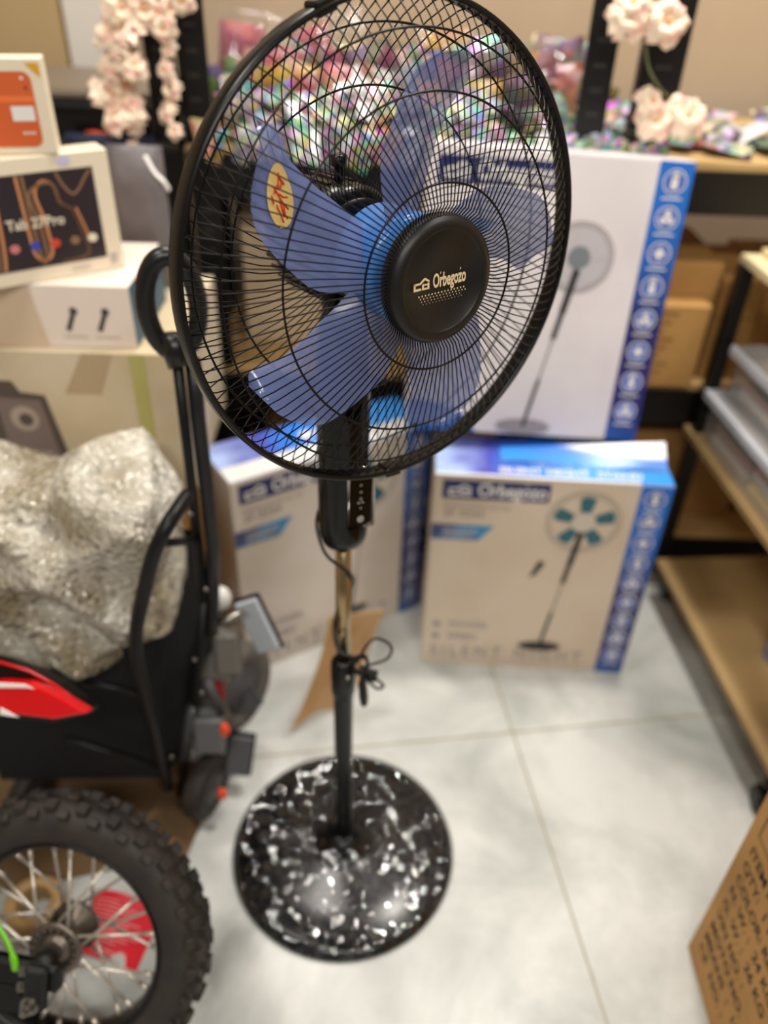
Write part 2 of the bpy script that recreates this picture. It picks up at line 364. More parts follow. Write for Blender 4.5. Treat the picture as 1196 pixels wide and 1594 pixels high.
# front cap with the maker's mark
g = MB()
g.lathe([(.0575, .054), (.0585, .058), (.0585, .0655), (.0565, .0705), (.052, .0735), (.0475, .0742), (.0455, .0735), (.0448, .0722), (.001, .0722)], 72, 0, HM)
cap = g.build('centre_cap', mat('matt_black_cap', (15, 12, 11), .42), FAN, True)
g = MB(); CF = HM @ Matrix.Translation((0, 0, .0722))
CR = mat('cream_print', (222, 200, 160), .5)
g.text(CF, "Orbegozo", -.013, -.003, .0175, .0004, 0, .53, .03)
for tx in (-.0045, .0182): g.stroke(CF, [(tx, .0082), (tx+.0006, .0102)], .0009, .0004, 0)
def houselogo(g, F, x, y, s, w, mi):
    # square C joined to a little roofed house
    g.poly(F, [(x, y), (x+.95*s, y), (x+.95*s, y+.25*s), (x+.25*s, y+.25*s), (x+.25*s, y)], w, mi)
    g.poly(F, [(x, y), (x+.25*s, y), (x+.25*s, y+.8*s), (x, y+.8*s)], w, mi)
    g.poly(F, [(x, y+.8*s), (x, y+.58*s), (x+.85*s, y+.58*s), (x+1.42*s, y+.98*s), (x+2.0*s, y+.66*s), (x+2.0*s, y+.88*s), (x+1.5*s, y+1.2*s), (x+1.3*s, y+1.2*s), (x+.75*s, y+.8*s)], w, mi)
    g.poly(F, [(x+1.05*s, y), (x+1.3*s, y), (x+1.3*s, y+.66*s), (x+1.05*s, y+.55*s)], w, mi)
    g.poly(F, [(x+1.75*s, y), (x+2.0*s, y), (x+2.0*s, y+.62*s), (x+1.75*s, y+.72*s)], w, mi)
    g.rect(F, x+1.3*s, y, x+1.75*s, y+.2*s, w, mi); g.rect(F, x+1.3*s, y+.42*s, x+1.75*s, y+.58*s, w, mi)
houselogo(g, CF, -.0345, -.003, .0088, .0004, 0)
for j in range(4):
    for k in range(15-2*(j > 1)):
        g.disc(CF, -.0285+.0037*k+(.0018 if j % 2 else 0)+(.003 if j > 1 else 0), -.0085-.0026*j, .00085-.00015*j, .0004, 0, 8)
g.build('lettering', CR, cap, True)
# blue rotor
BLUE = mat('translucent_blue_plastic', (128, 144, 200), .14, alpha=.52, bump=(35, .12, .002))
BLUEH = mat('blue_hub_plastic', (74, 132, 210), .22)
g = MB()
g.lathe([(.001, .036), (.022, .036), (.026, .033), (.030, .030), (.046, .028), (.0505, .025), (.0515, .020), (.0515, -.030), (.048, -.034), (.001, -.034)], 64, 0, HM)
hub = g.build('blade_hub', BLUEH, FAN, True)
g = MB(); g.lathe([(.001, .052), (.021, .052), (.026, .049), (.027, .044), (.027, .036), (.001, .036)], 40, 0, HM); g.build('blade_lock_nut', BLKM, FAN, True)
lead = [(.049, 54), (.073, 47), (.107, 40), (.130, 31), (.150, 25), (.168, 20), (.180, 13), (.187, 3)]
trail = [(.049, -12), (.070, -7), (.110, -4), (.145, -4), (.165, -7), (.180, -8), (.187, -4)]
def interp(tb, r):
    for (a, x), (b_, y) in zip(tb, tb[1:]):
        if r <= b_: return x+(y-x)*(r-a)/(b_-a)
    return tb[-1][1]
STK = mat('cream_sticker', (222, 192, 120), .5); STR = mat('red_sticker_print', (205, 60, 30), .5)
for k in range(5):
    th = math.radians(68+72*k)
    def bl(u, v, o=0):
        r = .049+(.187-.049)*(1-(1-v)**1.5)
        a = math.radians(interp(lead, r)*(1-u)+interp(trail, r)*u)
        s = .022-.030*u + .005*math.sin(u*PI)
        return pol(r, th+a, s+o)
    g = MB(); N1, N2 = 12, 18
    g.grid(lambda u, v: bl(u, v, .0008), N1, N2, 0, HM); g.grid(lambda u, v: bl(1-u, v, -.0008), N1, N2, 0, HM)
    for e in (0, 1):
        g.grid(lambda u, v: bl(e, v, .0008-.0016*u), 1, N2, 0, HM)
    g.grid(lambda u, v: bl(u, 1, .0008-.0016*v), N1, 1, 0, HM)
    bo = g.build('blade', BLUE, FAN, True)
    if k == 1:
        g = MB()
        c0 = (.56, .60)
        def sp(x, y, o): return bl(.56+x, .60+y, o)
        n = 30; vs = [sp(0, 0, .0022)]+[sp(.27*math.cos(2*PI*i/n), .13*math.sin(2*PI*i/n), .0022) for i in range(n)]
        g.add(vs, [(0, i+1, (i+1) % n+1) for i in range(n)], 0, HM)
        import itertools
        rr = random.Random(3)
        for (x0, y0, x1, y1) in ((-.16, -.07, -.10, .01), (-.02, .07, -.01, -.09), (-.01, .02, .08, -.07), (.0, .0, -.11, -.06), (.04, .03, .15, .05), (.04, .01, .14, .0), (.12, .06, .15, -.02), (-.05, .05, .04, .04), (-.14, .03, -.10, .07), (-.10, -.09, -.02, -.04), (-.1, -.06, -.03, -.01)):
            P = [Vector(sp(x0+(x1-x0)*q/4+rr.uniform(-.008, .008), y0+(y1-y0)*q/4+rr.uniform(-.005, .005), .0028)) for q in range(5)]
            g.tube(P, .0008, 4, 1, HM)
        g.build('sticker', [STK, STR], bo, True)
# motor and neck
g = MB()
g.lathe([(.001, -.072), (.054, -.072), (.060, -.078), (.061, -.10), (.061, -.135), (.057, -.160), (.044, -.178), (.022, -.188), (.001, -.190)], 56, 0, HM)
for k in range(28):
    a = 2*PI*k/28
    g.box((.0605, -.002, -.155), (.063, .002, -.095), 0, HM @ Matrix.Rotation(a, 4, 'Z'))
mo = g.build('motor_housing', BLK, FAN, True)
g = MB(); kb = HC - HN*.105 + Vector((0, 0, .058))
g.tube([kb, kb+Vector((0, 0, .016)), kb+Vector((0, 0, .018)), kb+Vector((0, 0, .028))], [.005, .005, .0085, .0085], 14, 0); g.build('oscillation_knob', BLK, mo, True)
def rrect(w, d, r, n=6):
    pts = []
    for cx, cy, a0 in ((w/2-r, d/2-r, 0), (-w/2+r, d/2-r, PI/2), (-w/2+r, -d/2+r, PI), (w/2-r, -d/2+r, 1.5*PI)):
        for i in range(n+1): a = a0+PI/2*i/n; pts.append((cx+r*math.cos(a), cy+r*math.sin(a)))
    return pts
def loft(g, secs, mi=0, M=None):
    """secs: list of (z, w, d, r, ox, oy)"""
    vs = []; n = 28
    for z, w_, d_, r_, ox, oy in secs: vs += [(x+ox, y+oy, z) for x, y in rrect(w_, d_, r_)]
    fs = [tuple(range(n))[::-1], tuple((len(secs)-1)*n+i for i in range(n))]
    for j in range(len(secs)-1):
        for i in range(n): fs.append((j*n+i, j*n+(i+1) % n, (j+1)*n+(i+1) % n, (j+1)*n+i))
    g.add(vs, fs, mi, M, True)
g = MB()
CM = Matrix.Translation((-.052, .824, 0)) @ Matrix.Rotation(math.radians(24), 4, 'Z')
loft(g, [(.722, .030, .030, .012, 0, 0), (.724, .044, .042, .02, 0, 0), (.731, .056, .052, .024, 0, 0), (.742, .061, .057, .026, 0, 0), (.76, .062, .058, .026, 0, 0), (.93, .062, .058, .026, 0, 0), (1.0, .058, .056, .025, 0, 0), (1.03, .050, .052, .022, 0, .0), (1.05, .040, .045, .018, 0, 0), (1.07, .036, .04, .016, 0, 0)], 0, CM)
colm = g.build('control_column', BLKG, FAN, True)
g = MB()
a0 = Vector((-.052, .824, 1.03))
g.tube([a0, a0+Vector((0, .0, .03)), HC-HN*.115+Vector((0, 0, -.03))], [.022, .024, .03], 20, 0); g.build('neck_joint', BLK, FAN, True)
# panel on the column face, chrome frame
PF = CM @ Matrix.Translation((.012, -.0292, .80)) @ Matrix.Rotation(PI/2, 4, 'X')
g = MB(); g.box((-.0155, -.032, -.004), (.0155, .052, .0006), 0, PF, .0015); pan = g.build('control_panel', BLKG, FAN, True)
g = MB()
pp = [(-.0165, -.033), (.0165, -.033), (.0165, .046), (.010, .054), (-.010, .054), (-.0165, .046)]
g.tube([(x, y, .0012) for x, y in pp], .0019, 8, 0, PF, closed=True); g.build('chrome_trim', CHROME, pan, True)
g = MB()
g.ringp(PF, 0, -.021, .0026, .0042, .0009, 0, 24, 1, .5, 2*PI-.5); g.rect(PF, -.001, -.0215, .0035, -.0203, .001, 0)
g.disc(PF, 0, -.004, .0009, .0009, 0, 10)
for q in (.010, .020, .030, .040): g.disc(PF, 0, q, .0012, .0009, 0, 10)
g.rect(PF, -.004, .0035, -.002, .0055, .0009, 0); g.rect(PF, .001, .0035, .003, .0055, .0009, 0)
g.build('panel_marks', WHITE, pan, True)
# pole
g = MB(); g.tube([(-.052, .824, .46), (-.052, .824, .735)], .0108, 24); g.build('upper_pole', BRASS, FAN, True)
g = MB(); T0 = Matrix.Translation((-.052, .824, 0))
g.lathe([(.0148, .03), (.0148, .36), (.0152, .42), (.0165, .432), (.0185, .44), (.0188, .47), (.0188, .496), (.016, .503), (.0115, .505)], 32, 0, T0)
g.build('lower_pole', BLK, FAN, True)
g = MB(); g.tube([(-.045, .806, .487), (-.043, .799, .487)], .0035, 12); g.build('collar_screw', STEEL, FAN, True)
g = MB(); kx = Vector((-.034, .815, .487)); g.tube([kx, kx+Vector((.017, -.004, 0)), kx+Vector((.019, -.0045, 0)), kx+Vector((.032, -.008, 0))], [.004, .004, .010, .009], 14); g.build('height_knob', BLKM, FAN, True)
g = MB(); g.lathe([(.2, 0), (.2015, .004), (.1985, .012), (.18, .018), (.12, .0235), (.06, .027), (.038, .030), (.034, .040), (.028, .050), (.018, .056), (.0148, .057)], 96, 0, T0)
BASEM = mat('glossy_black_base', (7, 7, 9), .22, spec=.3)
base = g.build('base', BASEM, FAN, True)
g = MB()
def fz(x, y):
    p = Vector((x*9, y*9, 1.7)); a = noise.noise(p)*.003; q = Vector((x*34, y*22, 4)); a += abs(noise.noise(q))*.0028
    a += abs(noise.noise(Vector((x*80+y*30, y*80, 9))))*.0022; return a
def wrap(u, v):
    a = 2*PI*u; r = .0195+(.2045-.0195)*v
    x, y = r*math.cos(a), r*math.sin(a)
    z = .060-.030*min(1, v*6)**.6 - .012*v
    if v > .93: z = .018-(v-.93)/.07*.016
    x *= 1+.012*noise.noise(Vector((math.cos(a)*5, math.sin(a)*5, 2)))*(v > .93); 
    return (x, y, max(.0012, z+fz(x, y)*(1 if v < .95 else .3)+.0022))
g.grid(wrap, 220, 60, 0, T0)
g.build('plastic_wrap', film('crinkled_clear_film', .02, rough=.04, bump=(60, .35, .002), facets=(135, .60)), base, True)
# power cord
g = MB()
pc = [at(505, 776, .83), at(495, 800, .83), at(494, 825, .82), at(507, 862, .80), at(530, 882, .795), at(545, 893, .80), at(549, 905, .835), at(540, 925, .85), at(525, 950, .835), at(520, 985, .82), at(527, 1012, .80), at(545, 1022, .795), at(556, 1030, .80)]
g.tube(smooth_path(pc, 6), .0022, 8)
g.tube(smooth_path([at(556, 1032, .80), at(570, 1006, .80), at(585, 994, .81), at(603, 1000, .815), at(610, 1012, .82), at(602, 1026, .82), at(580, 1034, .81), at(560, 1040, .80)], 6), .0022, 8)
g.tube(smooth_path([at(560, 1036, .80), at(575, 1048, .80), at(592, 1062, .81), at(597, 1068, .815), at(588, 1072, .815), at(573, 1060, .81), at(560, 1044, .80)], 6), .0022, 8)
for q in range(4):
    g.tube(smooth_path([at(550+2*q, 1024, .80-.003*q), at(568+q, 1020+2*q, .785), at(572, 1034+3*q, .785), at(562, 1046, .79), at(549+q, 1040, .80-.003*q)], 5), .0022, 8)
cord = g.build('power_cord', BLKM, FAN, True)
g = MB(); p0, p1 = at(563, 1048, .80), at(567, 1094, .80); dd = (p1-p0)
g.tube([p0, p0+dd*.25, p0+dd*.35, p0+dd*.8, p1], [.003, .005, .0085, .0095, .008], 12, flat=.75); g.build('mains_plug', BLKM, cord, True)

# ------------------------------------------------------------------ fan cartons
NAVY = mat('navy_print', (28, 34, 96), .35)
GRYP = mat('grey_print', (150, 142, 142), .5)
PALEP = mat('pale_grey_print', (188, 184, 188), .5)
PDARK = mat('dark_printed_picture', (46, 44, 44), .5); PTEAL = mat('teal_printed_blades', (48, 104, 118), .5)
PRING = mat('printed_cage_grey', (150, 142, 134), .5)
def strip_mat(n, lo, hi): return ramp_mat('blue_icon_strip_'+n, [(0, (70, 150, 225)), (.12, (38, 98, 180)), (.3, (40, 42, 112)), (.55, (36, 38, 104)), (.78, (30, 92, 176)), (1, (34, 108, 200))], 'Z', lo, hi, .35, .25, 6)
TOPM = ramp_mat('blue_white_top_print', [(0, (70, 190, 240)), (.22, (170, 190, 235)), (.4, (80, 80, 175)), (.62, (40, 130, 235)), (.8, (90, 165, 240)), (1, (60, 150, 235))], 'X', -.25, .22, .3, .3, 14)
CW, CDp, CH = .462, .146, .521
STRIP = strip_mat('print', 0, CH)
def fan_carton(label, loc, rz, card, style, rx=0):
    T = thing('fan_carton', label, 'box', loc, rz, 'printed fan cartons')
    T.rotation_euler = (rx, math.radians(2.2) if style == 'pale' else 0, rz)
    g = MB(); g.box((-CW/2, -CDp/2, 0), (CW/2, CDp/2, CH), 0, None, .0015)
    F = frame((-CW/2, -CDp/2, 0), (1, 0, 0), (0, 0, 1))
    Wd, H = CW, CH
    X = lambda u: u*Wd
    Y = lambda v: (1-v)*H
    sx0 = .865
    g.rect(F, X(sx0), .001, X(1), Y(0)-.001, .0004, 1)
    for i in range(8 if style == 'pale' else 9):
        n_ = 8 if style == 'pale' else 9
        cy = Y(.065+.93/n_*i); cx = X(sx0+(1-sx0)/2); r = .021
        g.ringp(F, cx, cy, r-.0022, r, .0008, 2); g.disc(F, cx, cy, r-.0023, .0006, 6, 24)
        rr = random.Random(i)
        if i % 3 == 0: g.rect(F, cx-.006, cy-.012, cx+.006, cy+.010, .0009, 2); g.disc(F, cx, cy+.010, .006, .0009, 2, 14)
        elif i % 3 == 1:
            for a in (90, 210, 330): g.disc(F, cx+.0075*math.cos(math.radians(a)), cy+.0075*math.sin(math.radians(a)), .0062, .0009, 2, 14)
        else: g.disc(F, cx, cy, .010, .0009, 2, 16, .7); g.rect(F, cx-.002, cy-.013, cx+.002, cy+.013, .0010, 2)
        g.rect(F, cx-.018, cy-r-.008, cx+.018, cy-r-.005, .0008, 2)
    # header
    h0 = .018 if style != 'pale' else .03
    hx = .47
    g.rect(F, X(.035), Y(h0+.085), X(hx+.02), Y(h0), .0006, 3)
    houselogo(g, F, X(.06), Y(h0+.07), .022, .001, 2)
    g.text(F, 'Orbegozo', X(.185), Y(h0+.068), .043, .001, 2, .76, .025)
    for tx in (.235, .385): g.stroke(F, [(X(tx), Y(h0+.016)), (X(tx+.008), Y(h0+.006))], .003, .001, 2)
    # ribbon
    g.poly(F, [(X(.0), Y(.30)), (X(.21), Y(.30)), (X(.275), Y(.225)), (X(.0), Y(.225))], .0006, 7)
    for q in (.245, .262, .28): g.rect(F, X(.05), Y(q+.007), X(.20-.02*(q > .27)), Y(q), .001, 5)
    if style != 'pale':
        g.text(F, 'VENTILADOR DE PIE', X(.04), Y(.148), .015, .0006, 4, .9, 0, 0, 1.1)
        g.text(F, 'SF 0244', X(.05), Y(.188), .024, .0006, 4, .95, .01, 0, 1.1)
    # picture of the fan
    if style == 'pale': pc = (.62, .33, .125, .62, .60, .9, 8)
    else: pc = (.655, .185, .148, .585, .545, .86, 8)
    u, v, r, u1, v1, vb, _ = pc
    rg, bl_, dk = (4, 5, 9) if style == 'pale' else (8, 10, 9)
    cx, cy = X(u), Y(v)
    R = r*Wd*1.08
    for rr_ in (1.0, .9): g.ringp(F, cx, cy, R*rr_-.0012, R*rr_+.0012, .0007, rg, 48)
    if style == 'pale': g.disc(F, cx, cy, R*.98, .0005, 5, 48)
    for k in range(5):
        a = math.radians(20+72*k)
        g.poly(F, [(cx+R*q*math.cos(a+da), cy+R*q*math.sin(a+da)) for q, da in ((.25, -.5), (.55, -.38), (.82, -.32), (.86, .0), (.80, .22), (.5, .3), (.25, .4))], .0009, bl_)
    g.disc(F, cx, cy, R*.33, .0011, 11 if style != 'pale' else 12, 32)
    bx, by = X(u1-.015), Y(vb)
    if style == 'pale': bx, by = X(.50), Y(.965)
    top = Vector((cx, cy-R*.34)); bot = Vector((bx, by))
    L = lambda t: tuple(top+(bot-top)*t)
    g.stroke(F, [L(.0), L(.26)], .013, .0012, dk); g.stroke(F, [L(.26), L(.42)], .010, .0012, dk); g.stroke(F, [L(.42), L(.68)], .004, .0012, rg); g.stroke(F, [L(.68), L(1)], .007, .0012, dk)
    g.disc(F, bx, by, .048 if style != 'pale' else .055, .0012, dk if style != 'pale' else 4, 32, .30)
    if style != 'pale':
        g.poly(F, [(X(.46), Y(.475)), (X(.49), Y(.46)), (X(.525), Y(.395)), (X(.495), Y(.385))], .0008, dk)
        for i, tt in enumerate(('POWER', 'SPEED')):
            yy = .745+.07*i
            g.rect(F, X(.045), Y(yy+.03), X(.08), Y(yy), .0006, 4); g.text(F, tt, X(.12), Y(yy+.03), .026, .0006, 4, .95, .012)
        g.text(F, 'SILENT NIGHT', X(.04), Y(.945), .046, .0006, 4, .84, .012, 0, 1.45)
        g.rect(F, X(.05), Y(.962), X(.80), Y(.957), .0006, 5)
    else:
        g.poly(F, [(0, .001), (X(.30), .001), (X(.22), .045), (X(.1), .06), (0, .062)], .0007, 1)
    PINKW = mat('pale_icon_fill', (70, 100, 185), .4) if 'pif' not in globals() else globals()['pif']
    globals()['pif'] = PINKW
    mats = [card, STRIP, WHITE, NAVY, GRYP, PALEP, PINKW, mat('slate_blue_ribbon', (66, 76, 120), .4, var=(14, (60, 140, 190), .45, .6)), PRING, PDARK, PTEAL, mat('printed_hub_cream', (205, 195, 180), .4), mat('printed_hub_grey', (120, 128, 132), .4)]
    body = g.build('carton_body', mats, T)
    # printed top
    g = MB(); g.box((-CW/2+.001, -CDp/2+.001, CH), (CW/2-.001, CDp/2-.001, CH+.0015), 0)
    if style == 'left': g.rect(frame((-CW/2, -CDp/2, CH+.0016), (1, 0, 0), (0, 1, 0)), .002, .002, CW-.002, .052, .0004, 1)
    FT = frame((-CW/2, -CDp/2, CH+.0016), (1, 0, 0), (0, 1, 0))
    if style == 'front':
        g.text(FT, 'VENTILADOR', X(.40), .05, .03, .0004, 1, .9, .03); g.text(FT, 'SILENT NIGHT  STAND', X(.27), .018, .026, .0004, 1, 1.05, .03)
        g.rect(FT, .0, .0, X(.86), .008, .0003, 1)
    if style == 'left':
        for q in (.45, .53, .61, .69): g.disc(FT, X(q), .09, .016, .0004, 1, 20)
    g.build('top_panel', [TOPM if style != 'pale' else card, WHITE], T)
    return T
CARDW = mat('white_card', (226, 220, 222), .5, var=(6, (214, 206, 210), .4, .7))
CARDB = mat('warm_shaded_card', (214, 198, 178), .5, var=(6, (204, 186, 164), .4, .7))  # same card as the white carton, warm shade put into its colour
CARDC = mat('pale_cream_card', (218, 208, 198), .5, var=(4, (206, 194, 178), .4, .7))
T = fan_carton('printed fan carton standing on the floor at right with teal-bladed fan picture', (.330, 1.365, 0), math.radians(-1.5), CARDB, 'front')
g = MB(); FL = MB()
def flap(u, v): return (-.10+.325*u, .030-.050*v-.004*u, CH+.003+.034*u*(1-v)+.003*math.sin(u*9)*v)
g.grid(flap, 24, 8, 0); g.grid(lambda u, v: tuple(Vector(flap(1-u, v))+Vector((0, 0, .003))), 24, 8, 1)
g.build('open_flap', [WHITE, ramp_mat('flap_print', [(0, (235, 235, 240)), (.45, (235, 235, 245)), (.6, (70, 120, 220)), (1, (60, 150, 240))], 'Z', CH+.03, CH+.0, .3, .35, 9)], T)
fan_carton('taller-standing white fan carton with pale fan picture, resting on top of the other cartons', (.268, 1.474, CH+.0235), math.radians(1.0), CARDW, 'pale', math.radians(-9))
a = Vector((-.292, 1.238)); dirv = Vector((math.cos(math.radians(33)), math.sin(math.radians(33))))
ctr = a+dirv*(CW/2)+Vector((-dirv.y, dirv.x))*(CDp/2)
fan_carton('cream fan carton turned at an angle behind the fan pole, blue print on its top', (ctr.x, ctr.y, 0), math.radians(33), CARDC, 'left')

# cardboard sheet in film, behind the pole
A, B, Cc, D = onf(452, 1142, .001), onf(545, 1098, .001), at(597, 950, 1.20), at(512, 962, 1.16)
def sheet(u, v, o=0):
    p = A*(1-u)*(1-v)+B*u*(1-v)+Cc*u*v+D*(1-u)*v
    p = p+Vector((.02, .03, .012))*math.sin(PI*v)*(1-u)*.8+Vector((0, 0, .035))*math.sin(PI*min(1, u*1.2))*(1-v)*.8
    return p+Vector((0, o, 0))
T = thing('cardboard_sheet', 'bent brown cardboard sheet in clear film behind the fan pole', 'cardboard', tuple((A+B)/2))
g = MB(); g.grid(lambda u, v: sheet(u, v), 14, 14); g.grid(lambda u, v: sheet(1-u, v, .003), 14, 14)
for e in (0, 1): g.grid(lambda u, v: sheet(e, v, .003*u), 1, 14); g.grid(lambda u, v: sheet(u, e, .003*v), 14, 1)
g.build('board', CARD, T, True)
g = MB(); g.grid(lambda u, v: sheet(u*1.18-.14, v*1.08-.0, -.004)+Vector((-.006+.008*noise.noise(Vector((u*6, v*6, 0))), -.003, .001)), 20, 20)
g.build('film_wrap', film('loose_clear_film', .0, rough=.12, bump=(40, .5, .004), milk=.05), T, True)

# ------------------------------------------------------------------ metal shelving along the back wall
SY0, SY1 = 1.65, 2.12
ZS = [(.055, .125), (.455, .545), (.93, 1.012)]
PLY = mat('plywood_shelf_board', (196, 164, 112), .6, var=(5, (180, 146, 96), .35, .7))
def shelf_unit(label, x0, x1, ztop, boardmat=None, pw=.045):
    T = thing('metal_shelving', label, 'shelving', ((x0+x1)/2, (SY0+SY1)/2, 0), 0, 'black slotted shelving along the back wall')
    for y in (SY0, SY1-.04):
        for x, sgn in ((x0, 1), (x1, -1)):
            zt_ = ztop if y == SY0 else 1.03
            g = MB(); g.box((x if sgn > 0 else x-pw, y, 0), (x+pw if sgn > 0 else x, y+.003, zt_)); g.box((x if sgn > 0 else x-.003, y, 0), (x+.003 if sgn > 0 else x, y+.04, zt_))
            F = frame((x if sgn > 0 else x-pw, y, 0), (1, 0, 0), (0, 0, 1))
            for q in range(int(zt_/.04)): g.rect(F, pw*.3, .02+q*.04, pw*.7, .026+q*.04, .0005, 1)
            g.build('post', [BLKP, mat('slot_edge', (44, 42, 38), .5) if 'slot' not in globals() else globals()['slot']], T, True)
    for z0, z1 in ZS:
        for y in (SY0-.004, SY1-.0): 
            g = MB(); g.box((x0, y, z0), (x1, y+.003, z1)); g.box((x0, y-.004, z1-.012), (x1, y+.003, z1)); g.build('beam', BLKP, T, True)
        g = MB(); g.box((x0, SY0-.003, z1+.0005), (x1, SY1, z1+.0145)); g.build('shelf_board', boardmat or PLY, T, True)
    return T
globals()['slot'] = mat('slot_edge', (44, 42, 38), .5)
shelf_unit('black shelving unit at far left behind the stacked product boxes', -1.35, -.418, 1.75, mat('dark_shelf_board', (48, 42, 38), .6))
shelf_unit('middle black shelving unit loaded with glittering packets', -.405, .386, 1.75, pw=.055)
shelf_unit('black shelving unit behind the right-hand carton, holding brown cartons', .436, 1.45, 1.75, pw=.075)

# cardboard boxes on the shelves
def carton(label, lo, hi, rz=0, mats=None, text=None, group=None, seam=True):
    w_, d_, h_ = hi[0]-lo[0], hi[1]-lo[1], hi[2]-lo[2]
    g = MB(); g.box((-w_/2, -d_/2, 0), (w_/2, d_/2, h_), 0, None, .002)
    F = frame((-w_/2, -d_/2, 0), (1, 0, 0), (0, 0, 1))
    if seam: g.rect(F, 0, h_*.62, w_, h_*.62+.002, .0004, 1)
    if text:
        for i, t in enumerate(text): g.text(F, t, w_*.12, h_*(.8-.12*i), min(.02, h_*.08), .0006, 1)
    o = g.build('cardboard_carton', mats or [CARD, INK]); o.location = ((lo[0]+hi[0])/2, (lo[1]+hi[1])/2, lo[2]); o.rotation_euler = (0, 0, rz)
    return tag(o, label, 'box', group)
zt = .545+.015
carton('light brown cardboard carton on the middle shelf, just right of the white fan carton', (.585, 1.69, zt), (.70, 1.95, zt+.26), 0)
carton('narrow upright cardboard carton on the middle shelf beside the corner post', (.705, 1.68, zt), (.80, 1.92, zt+.23), 0)
g = MB(); g.box((-.06, -.03, 0), (.06, .03, .19), 0, None, .003)
F = frame((-.06, -.03, 0), (1, 0, 0), (0, 0, 1))
for q in range(9): g.rect(F, .012, .015+q*.019, .030+.012*(q % 3), .021+q*.019, .0005, 1)
o = g.build('cardboard_carton', [CARD, mat('faded_brown_print', (140, 100, 56), .7)]); o.location = (.615, 1.657, zt); tag(o, 'small printed kraft carton pushed to the front edge of the middle shelf at right', 'box')
carton('brown cardboard carton at the right end of the middle shelf', (.82, 1.72, zt), (1.1, 2.0, zt+.22), 0)
carton('pale cardboard carton seen through the left of the fan cage', (-.34, 1.79, zt), (-.04, 2.07, zt+.30), 0, [mat('pale_cardboard', (202, 180, 146), .7), INK], seam=False)
carton('pale cardboard carton seen behind the fan motor', (-.02, 1.80, zt), (.22, 2.08, zt+.28), 0, [mat('beige_cardboard', (192, 166, 126), .7), INK], seam=False)
zb = .125+.015
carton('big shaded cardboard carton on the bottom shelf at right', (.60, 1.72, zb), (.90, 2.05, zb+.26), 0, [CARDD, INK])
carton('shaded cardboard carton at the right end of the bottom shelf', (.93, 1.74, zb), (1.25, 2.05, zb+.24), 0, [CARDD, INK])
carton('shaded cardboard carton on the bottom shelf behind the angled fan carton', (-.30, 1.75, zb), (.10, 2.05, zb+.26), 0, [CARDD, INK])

# glittering packets
H1 = holo('holographic_wrap', 70, .25, .28, 1.0, .66)
H2 = holo('fine_holographic_wrap', 120, .3, .25, .95, .66, 3)
H3 = holo('pastel_packet_print', 60, .0, .35, .6, .66, 5)
SILV = mat('silvery_white_film', (225, 225, 228), .2, metal=.3)
HR = holo('red_packet_print', 26, 0, .35, .9, .45, 9, (150, 34, 30), .62); HY = holo('yellow_packet_print', 26, 0, .35, .9, .5, 11, (200, 140, 24), .6)
HP = holo('pink_packet_print', 24, 0, .35, .7, .5, 13, (180, 62, 76), .65); HG = holo('green_packet_print', 30, 0, .35, .8, .5, 15, (50, 110, 50), .5)
HB = holo('brown_packet_print', 30, 0, .35, .9, .4, 17, (84, 58, 48), .55)
def pillow(g, w_, h_, t_, mi=0, seed=0):
    def f(s):
        def q(u, v):
            x, y = u*2-1, v*2-1
            b_ = max(0, (1-x**4)*(1-y**4))**.5
            return (x*w_/2, s*(t_/2*b_+.0004+.18*t_*noise.noise(Vector((x*2.3+seed, y*2.3, seed)))*b_), y*h_/2+h_/2)
        return q
    g.grid(f(-1), 8, 8, mi); g.grid(lambda u, v: f(1)(1-u, v), 8, 8, mi)
def put(o, name, label, cat, loc, rot, group, sc_=1):
    c = o.copy(); col.objects.link(c); c.name = name; c.location = loc; c.rotation_euler = rot; c.scale = (sc_,)*3
    tag(c, label, cat, group); return c
protos = []
for i, mm in enumerate((H1, H2, H3, SILV, HR, HY, HP, HG, HB)):
    g = MB(); pillow(g, .052, .07, .007, 0, i*3.1); p = g.build('sticker_packet', mm, origin=0); protos.append(p)
ztt = 1.012+.015
used = set()
def packet(k, loc, rot, label, group, s_=1.0):
    if k not in used:
        used.add(k); o = protos[k]; o.location = loc; o.rotation_euler = rot; o.scale = (s_,)*3; return tag(o, label, 'packet', group)
    return put(protos[k], 'sticker_packet', label, 'packet', loc, rot, group, s_)
PN = ['large-flecked glittering', 'fine-flecked glittering', 'pastel patterned', 'plain silvery white', 'red', 'yellow', 'pink', 'green', 'brown']
def REG(x): return 'near the left post' if x < -.2 else 'behind the cage\'s left half' if x < -.04 else 'behind the cage\'s right half' if x < .15 else 'near the right posts'
rr = random.Random(11)
for i in range(225):                                  # low heap along the front of the top shelf
    x = rr.uniform(-.36, .47) if i > 8 else rr.uniform(.3, .5)
    y = rr.uniform(1.672, 1.80); lay = rr.random(); z = ztt+.006+lay*.05*(1.1-abs(x)/.6)+(y-1.68)*.2
    k = rr.choice((0, 0, 0, 1, 1, 1, 2, 2, 2, 3, 5, 7, 4))
    if i % 4 == 0: y, z, lay = 1.634+rr.uniform(-.004, .004), ztt-.034+.02*rr.random(), .9
    packet(k, (x, y, z), ((-.35 if i % 4 == 0 else -PI/2+rr.uniform(-.1, .75)), rr.uniform(-.35, .35), rr.uniform(-PI, PI) if lay < .5 else rr.uniform(-.7, .7)), 'small '+PN[k]+' packet in the shelf-front heap, '+REG(x), 'small packets heaped at the front of the top shelf', rr.uniform(.8, 1.1))
lb = 'larger shiny toy packet in the upright crowd behind the small glittering packets'
g = MB(); pillow(g, .10, .13, .03, 0, 4.4); big0 = g.build('toy_packet', HR, origin=0)
bigs = [big0]
